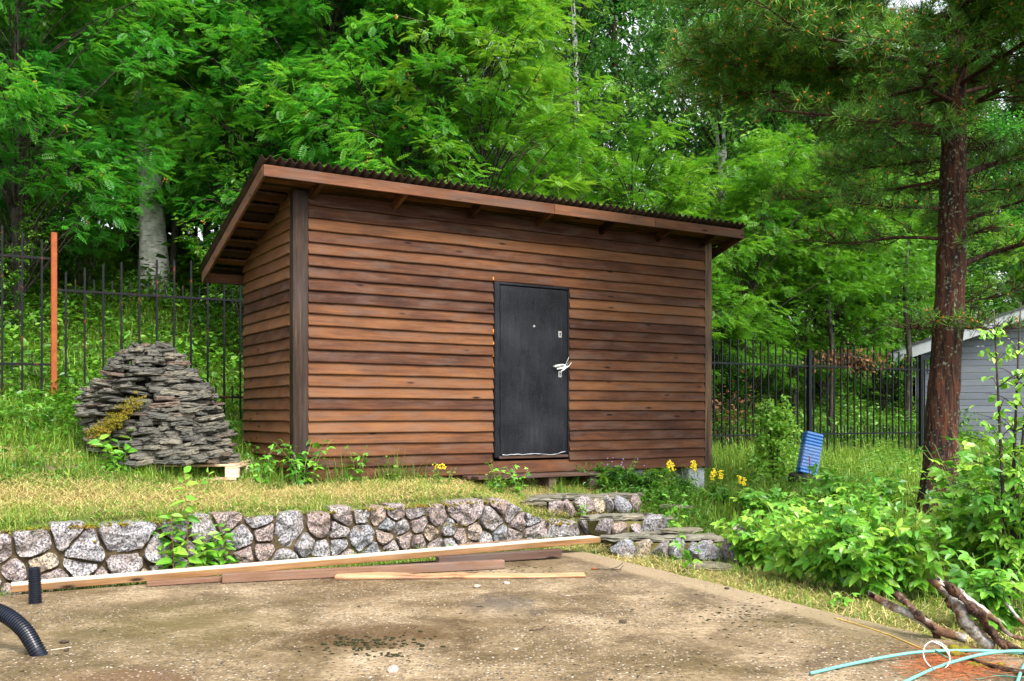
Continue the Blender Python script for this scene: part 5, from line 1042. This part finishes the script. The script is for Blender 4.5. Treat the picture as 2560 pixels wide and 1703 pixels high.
for (dx, r_, hh, nm_, lab) in ((.42, .075, 5.0, 'slender lichened birch stem leaning beside the big birch trunk', 0), (1.15, .05, 6.0, 'thin dark sapling trunk between the birch and the shed roof', 0), (1.75, .06, 6.5, 'thin dark trunk nearest to the shed roof corner', 0)):
    x, y = bx + dx, by - (.5 if dx > 1 else .1); Pq = spline([(0, 0, -.3), (.04, 0, 1.2), (.16 if dx < .5 else -.1, 0, 2.6), (.3 if dx < .5 else .05, 0, hh)], 18); bw2 = [tube(Pq, np.linspace(r_, .015, 18), 8)]
    for q in range(7): i_ = TR.integers(7, 17); a = TR.uniform(0, 6.28); L = TR.uniform(.4, 1.0); bw2.append(tube(spline([Pq[i_], Pq[i_] + (math.cos(a) * L * .5, math.sin(a) * L * .5, L * .4), Pq[i_] + (math.cos(a) * L, math.sin(a) * L, L * .5)], 6), np.linspace(.018, .005, 6), 5))
    t = thing('young_tree', nm_, 'tree', (x, y, gz(x, y))); obj('trunk', [(a_[0], a_[1], None, 0) for a_ in bw2], M['rowanbark' if dx < .5 else 'darkbark'], t, smooth=True); c_ = link('foliage', SMR[1], t); c_.scale = (.7, .7, .8); c_.location = (0, 0, hh - 3.2)
FL = [(u, v, k_, lab) for (u, v, k_, lab) in []]
fr = np.random.default_rng(77); FG = 'trees of the wood on the hillside'
FLAB = {'birch': 'tall birch with fine hanging foliage in the wood on the hillside', 'dense': 'dark leafy tree in the wood on the hillside', 'mid': 'mid-green leafy tree in the wood on the hillside', 'spruce': 'tall dark spruce in the wood on the hillside', 'sap': 'bushy young tree on the slope just behind the fence'}
rows_ = [(30.5, 2.8, ['mid', 'dense']), (38, 3.6, ['dense', 'mid']), (22.5, 2.5, ['mid', 'dense', 'mid', 'birch']), (27, 3.2, ['dense', 'mid', 'spruce', 'birch']), (34, 3.8, ['birch', 'spruce', 'dense', 'mid']), (44, 5.0, ['spruce', 'birch', 'dense'])]
for D, stp, kinds in rows_:
    x = -.60 * D
    while x < .66 * D:
        xx, yy = x + fr.normal(0, .5), D + fr.normal(0, 1.0) + max(0, x) * .25; px = CXP + xx / yy * FP; kk = kinds[fr.integers(len(kinds))]
        gap = 1310 < px < 1660
        if (1130 < px < 1830 and D > 25) or 1240 < px < 1760: x += stp; continue
        if gap: kk = 'mid'
        s_ = fr.uniform(.85, 1.15) * (.5 if gap else 1)
        if 2150 < px < 2700 and D < 30: x += stp; continue
        tree({'birch': 'birch_tree', 'dense': 'leafy_tree', 'mid': 'leafy_tree', 'spruce': 'spruce_tree', 'sap': 'young_tree'}[kk], FLAB[kk], FOR[kk], xx, yy, fr.uniform(0, 6.28), s_, FG + ': ' + kk); x += stp * fr.uniform(.8, 1.25)
for (px, D, k_, s_, lab) in ((1450, 31, 'birch', 1.0, 'tall birch with white trunk standing in the gap of sky'), (1375, 36, 'spruce', 1.05, 'tall thin conifer left of the white-trunked birch'), (1570, 38, 'spruce', 1.1, 'dark conifer right of the white-trunked birch'), (1700, 33, 'birch', .8, 'birch at the right side of the gap of sky'), (1960, 23, 'dense', .62, 'dark maple-like tree behind the first black fence post')):
    x, y = tpos(px, D); tree({'birch': 'birch_tree', 'dense': 'leafy_tree', 'spruce': 'spruce_tree'}[k_], lab, FOR[k_], x, y, px * .01, s_)
for (px, D) in ((40, 14.6), (200, 16.5), (-60, 13.3), (1730, 20), (2230, 22.5), (1950, 20.5), (1800, 18.9), (2090, 24), (640, 14.8), (470, 21), (2280, 24), (60, 18)):
    x, y = tpos(px, D); tree('young_tree', FLAB['sap'], FOR['sap'], x, y, fr.uniform(0, 6), fr.uniform(.55, .9) * (.6 if D < 14 else 1), 'bushy young trees behind the fence')
for (px, D) in ((110, 27), (225, 29), (330, 27), (450, 28), (540, 26), (660, 28)):
    x, y = tpos(px, D); tree('young_tree', 'leafy young tree far up the slope, glimpsed between the trunks behind the left fence', FOR['sap'], x, y, fr.uniform(0, 6), 2.0, 'young trees far up the slope behind the left fence')
# bare trunks seen between the leaves on the slope
for (px, D, r_, H, lab) in ((2075, 19.6, .06, 5, 'slim lichened trunk behind the first black post'), (1985, 20.2, .07, 5, 'dark slender trunk left of the first black post'), (2268, 21.6, .09, 5, 'grey lichened trunk just left of the second post'), (1905, 21.0, .06, 5, 'thin trunk on the slope right of the shed')):
    x, y = tpos(px, D); Pq = spline([(0, 0, -.2), (.05, 0, 1.5), (-.05, 0, 3), (.1, 0, H)], 16); t = thing('young_tree', lab, 'tree', (x, y, gz(x, y))); obj('trunk', tube(Pq, np.linspace(r_, .03, 16), 8), M['rowanbark'], t, smooth=True); c_ = link('foliage', SMR[1], t); c_.scale = (.8, .8, .8); c_.location = (0, 0, 2.0); c_.rotation_euler = (0, 0, px)

# ------------------------------------------------------------------ the pine
pr = np.random.default_rng(91)
px0, py0, _ = atD(2343, 1290, 10.1); pz0 = gz(px0, py0)
def pp(px, py): q = atD(px, py, 10.1); return (q[0] - px0, q[1] - py0, q[2] - pz0)
PT = spline([(.0, 0, -.25), (0.0, 0, .08), pp(2352, 1130), pp(2360, 977), pp(2374, 760), pp(2381, 543), pp(2384, 325), pp(2392, 190), pp(2400, 60), pp(2396, -250), pp(2400, -600)], 60)
PRd = np.interp(PT[:, 2], [-.2, 0, .5, 1.3, 3.1, 4.0, 5.0, 6.5, 8], [.23, .205, .172, .157, .137, .115, .085, .05, .02])
wd = []; V, F = tube(PT, PRd, 28, True); s0 = 3.1
A = np.repeat(PT, 28, 0); d = V - A; V = A + d * (1 + np.array([.10 * noise.noise(Vector((v[0] * 16, v[1] * 16, v[2] * 4))) + .07 * noise.noise(Vector((v[0] * 42, v[1] * 42, v[2] * 12))) for v in V]))[:, None]
pine = thing('pine_tree', 'pine with red-brown lichened trunk and long needled boughs on the right', 'tree', (px0, py0, pz0)); obj('trunk', (V, F), M['pinebark'], pine, smooth=True)
NP, ND, NT_ = [], [], []; wd = []; bud = []
def bough(z, az, L, rise, dens=1., r0=.035, sag=.1, seed=0, tint=.5):
    i_ = int(np.argmin(abs(PT[:, 2] - z))); s_ = PT[i_]; h = np.array([math.cos(az), math.sin(az), 0]); sd_ = np.array([-h[1], h[0], 0]); w1, w2 = pr.normal(0, .10, 2)
    Q = spline([s_, s_ + h * L * .33 + sd_ * w1 * L + (0, 0, rise * L * .4), s_ + h * L * .68 + sd_ * w2 * L + (0, 0, rise * L * .75 - sag * L * .2), s_ + h * L + (0, 0, rise * L)], 22); wd.append(tube(Q, np.linspace(r0 * .75, .005, 22), 8, False))
    nb = int((6 + 7.5 * L) * 1.0)
    for b in range(nb):
        f = .22 + .78 * (b + pr.random()) / nb; k_ = int(f * 21); side = (-1) ** b; p = Q[k_]; tg = norm(Q[min(21, k_ + 1)] - Q[max(0, k_ - 1)]); lat = norm(np.cross(tg, (0, 0, 1))) * side; l2 = (1.05 - f * .75) * L * .36 * pr.uniform(.6, 1.2)
        dr_ = norm(tg * .75 + lat * .8 + (0, 0, pr.normal(.08, .22))); e = p + dr_ * l2 + (0, 0, pr.uniform(-.02, .10) * l2 * 3); B2 = spline([p, p + dr_ * l2 * .5 + pr.normal(0, .02, 3), e], 7); wd.append(tube(B2, np.linspace(.006, .002, 7), 4, False))
        for t3 in range(int(5 + 24 * l2)):
            ff = .25 + .75 * pr.random(); q = B2[int(ff * 6)]; d3 = norm(dr_ + pr.normal(0, .75, 3) + (0, 0, .25)); l3 = pr.uniform(.06, .22); tip = q + d3 * l3
            wd.append(tube(np.array([q, tip]), [.0035, .002], 3, False))
            if pr.random() < dens * (.45 + .75 * f):
                m_ = 26; ax = norm(d3 + (0, 0, .35)); dd = ax * pr.uniform(.1, 1.0, (m_, 1)) + norm(pr.normal(0, 1, (m_, 3))) * .85; pos = tip - d3 * (pr.random((m_, 1)) * min(l3, .09)); NP.append(pos); ND.append(dd); NT_.append(np.clip(np.full(m_, tint + pr.normal(0, .18)) + pr.normal(0, .08, m_), 0, 1))
                if pr.random() < .35: bud.append(lump(tip + ax * .008, .012, pr, (1, 1, 1), 1))
    return Q
ang = lambda dx, dy: math.atan2(dy, dx)
for (z, dx, dy, L, rise, dn, r0) in ((4.05, -1, -.1, 2.0, .10, .25, .05), (2.95, -1, .3, 1.5, .05, .12, .028), (4.5, -1, -.45, 2.6, .18, .8, .045), (4.7, -1, .2, 2.9, .12, .9, .045), (4.3, -.8, -.8, 2.2, .05, .6, .04), (5.0, -1, -.2, 3.1, .10, 1, .05), (5.2, -1, .55, 2.8, .08, 1, .04), (4.9, -.35, -1, 2.2, .02, .8, .04),
        (2.55, 1, -.1, 1.4, .32, .15, .05), (3.6, 1, .3, 1.5, .30, .4, .055), (3.1, .7, -.6, 1.3, .25, .35, .03), (4.2, 1, -.5, 1.8, .2, .7, .04), (4.6, .8, .6, 2.0, .2, .9, .04), (5.1, 1, 0, 2.2, .2, 1, .045), (3.3, .3, 1, 1.8, .1, .5, .03), (3.8, -.3, 1, 2.0, .1, .6, .035), (2.2, .9, .4, 1.1, .3, .10, .018), (3.5, -.9, .7, 1.9, .02, .45, .03), (3.9, -.7, -.5, 1.6, .0, .4, .03), (3.2, -1, -.3, 1.2, .0, .2, .022)):
    bough(z, ang(dx, dy), L, rise, dn, r0)
for q in range(44):
    z = pr.uniform(4.4, 7.4); bough(z, q * 2.4 + pr.normal(0, .3), (1.0 - (z - 4.6) / 4.2) * 2.6 + .2, pr.uniform(.0, .3), 1.0, .035, tint=.55)
for q in range(12): z = pr.uniform(2.0, 4.4); bough(z, pr.uniform(0, 6.28), pr.uniform(.5, 1.3), pr.uniform(-.1, .2), .10, .014)
obj('boughs', [(a_[0], a_[1], None, 0) for a_ in wd], M['pinelimb'], pine, smooth=True)
NEE = (np.array([[-.032, 0, 0], [.032, 0, 0], [.016, 1, -.06], [-.016, 1, -.06]], float), np.array([[0, 1, 2, 3]]))
NPa, NDa, NTa = np.concatenate(NP), np.concatenate(ND), np.concatenate(NT_)
obj('foliage', scatter(NEE, NPa, NDa, pr.normal(0, 1, NPa.shape), pr.uniform(.07, .105, len(NPa)), NTa), M['needle'], pine)
obj('buds', bud, M['bud'], pine)

# ------------------------------------------------------------------ grass and undergrowth
gr_ = np.random.default_rng(5)
def field(n, u0, u1, v0, v1, keep=None):
    u = gr_.uniform(u0, u1, n); v = gr_.uniform(v0, v1, n); k_ = np.ones(n, bool)
    inshed = (u > -.02) & (u < 5.7) & (v > .02) & (v < 1.72); k_ &= ~inshed
    ramp_w = (v < vwall(u) + .005) & (v > vwall(u) - .08) & (u < 3.0); k_ &= ~ramp_w
    if keep is not None: k_ &= keep(u, v)
    u, v = u[k_], v[k_]; z = ground_uv(u, v); z = np.where((v > vwall(u)) & (v < vwall(u) + .27) & (u < 2.9), np.maximum(z, ztop(u) * .955), z); x = C0[0] + u * D1[0] + v * D2[0]; y = C0[1] + u * D1[1] + v * D2[1]
    off = (np.stack([x, y], -1) - a0) @ np.array(nr); sgn_ = np.sign(np.dot(np.array([-3, 5]) - a0, nr)); off2 = (np.stack([x, y], -1) - B_) @ np.array([-dAB[1], dAB[0]])
    inside = (off * sgn_ > -.0) & (off2 < .0)
    k_ = ~inside; return u[k_], v[k_], np.stack([x, y, z], -1)[k_]
gb, sb = [], []
# upright green blades
for (n, box_, h0, h1, wd_, t0) in ((60000, (-6, 5.4, -1.7, 0.1), .02, .13, .004, .7), (42000, (-7, .2, 0, 3.2), .06, .25, .007, .6), (52000, (4.2, 13, -5.4, 2.7), .10, .34, .009, .72), (34000, (1.2, 8, -9, -2.2), .05, .16, .005, .6), (52000, (-9, 16, 2.9, 12), .10, .30, .012, .6), (2600, (-6, 2.2, -1.8, -1.25), .05, .16, .005, .6), (5000, (-6, 2.9, -1.62, -1.1), .04, .13, .004, .7), (9000, (2.9, 5.5, -2.4, -.1), .06, .2, .006, .6)):
    u, v, P = field(n, *box_); dr2 = dryness(u, v); keep = gr_.random(len(u)) > dr2 * .55 * (v < 2.5); u, v, P, dr2 = u[keep], v[keep], P[keep], dr2[keep]; N = len(u)
    clump = .35 + 1.0 * (1 - patch(u, v)) + .25 * np.sin(u * 13 + v * 9) * np.sin(v * 17 - u * 5); h = gr_.uniform(h0, h1, N) * np.clip(clump, .4, 1.3) * (1 - .35 * dr2); gb.append(blades(P, h, np.full(N, wd_) * gr_.uniform(.6, 1.3, N), gr_.uniform(.1, 1.2, N), gr_, np.clip(t0 + .25 * (clump - .75) + gr_.normal(0, .2, N) + dr2 * .2, 0, 1)))
# tall tufts along the shed foot
for (uu, vv_, n, H) in ((.45, -.12, 70, .42), (1.0, -.15, 90, .36), (1.3, -.1, 60, .30), (-.3, -.3, 60, .3), (2.1, -.5, 90, .26), (3.0, -.45, 40, .28), (3.9, -.2, 90, .30), (-1.0, .15, 80, .25), (-2.4, .35, 120, .32), (-2.9, .9, 140, .40), (2.6, -2.4, 70, .2), (3.0, -3.1, 60, .2), (5.9, -.3, 90, .35), (-1.3, -.1, 60, .2), (-3.5, 0, 80, .3)):
    u = gr_.normal(uu, .09, n); v = gr_.normal(vv_, .05, n); z = ground_uv(u, v); P = np.stack([C0[0] + u * D1[0] + v * D2[0], C0[1] + u * D1[1] + v * D2[1], z], -1); gb.append(blades(P, gr_.uniform(.5, 1.15, n) * H, np.full(n, .006), gr_.uniform(.1, 1.5, n), gr_, np.clip(gr_.normal(.5, .2, n), 0, 1)))
tag(obj('grass', gb, M['grass']), 'green grass on the terrace, banks and slope', 'grass', None, 'stuff')
for (n, box_) in ((90000, (-6, 4.6, -1.7, .15)), (16000, (-5, 0, .1, 1.6)), (30000, (1.2, 6, -8.5, -2.0)), (6000, (2.2, 4.4, -2.6, -.4)), (9000, (5, 12, -4, 2.5))):
    u, v, P = field(n, *box_); dr2 = dryness(u, v); keep = gr_.random(len(u)) < dr2 + .12; P = P[keep]; N = len(P); P[:, 2] += gr_.uniform(0, .03, N); sb.append(blades(P, gr_.uniform(.06, .2, N), gr_.uniform(.002, .0045, N), gr_.uniform(2.1, 3.2, N), gr_, gr_.random(N)))
tag(obj('dry_grass', sb, M['straw']), 'cut straw-coloured dry grass lying on the terrace and beside the slab', 'dry grass', None, 'stuff')
# leafy undergrowth behind the fence and in the weeds
ul = []
for (n, box_, s_, hmax, tm, t0) in ((72000, (-9, 17, 2.95, 9), .095, .5, T_OV, .5), (12000, (-8, 18, 8, 16), .22, .9, T_OV, .4), (9000, (-7, -.3, 1.5, 3.0), .085, .35, T_OV, .45), (14000, (5.9, 13, -3.5, 2.6), .07, .24, T_LANCE, .5), (5000, (5.9, 13, -3.5, 2.6), .07, .26, T_OV, .6), (9000, (4.2, 8, -3.6, -.3), .065, .24, T_LANCE, .55), (6500, (-6, 4.4, -1.7, 0.1), .026, .06, T_OV, .6), (4500, (3.4, 5.2, -1.9, -.1), .06, .25, T_LANCE, .35), (2600, (3, 8, -8, -2.6), .04, .1, T_OV, .5), (3500, (-6, 0, -.1, 1.6), .055, .16, T_OV, .45), (700, (-6, 2.6, -1.5, -.9), .045, .08, T_OV, .5)):
    u, v, P = field(n, *box_); N = len(P); P[:, 2] += hmax * gr_.random(N) ** 1.5 * np.clip(.7 + .6 * np.sin(u * 2.3 + 1.7 * np.sin(v * 1.9)), .25, 1.3); az = gr_.uniform(0, 6.283, N); el = gr_.normal(-.1, .4, N)
    f = np.stack([np.cos(az) * np.cos(el), np.sin(az) * np.cos(el), np.sin(el)], -1); ul.append(scatter(tm, P, f, np.array([0, 0, 1.]) + gr_.normal(0, .35, (N, 3)), gr_.uniform(.6, 1.25, N) * s_, np.clip(gr_.normal(t0, .2, N), 0, 1)))
tag(obj('undergrowth', ul, M['under']), 'leafy green undergrowth covering the slope and the weedy ground', 'undergrowth', None, 'stuff')
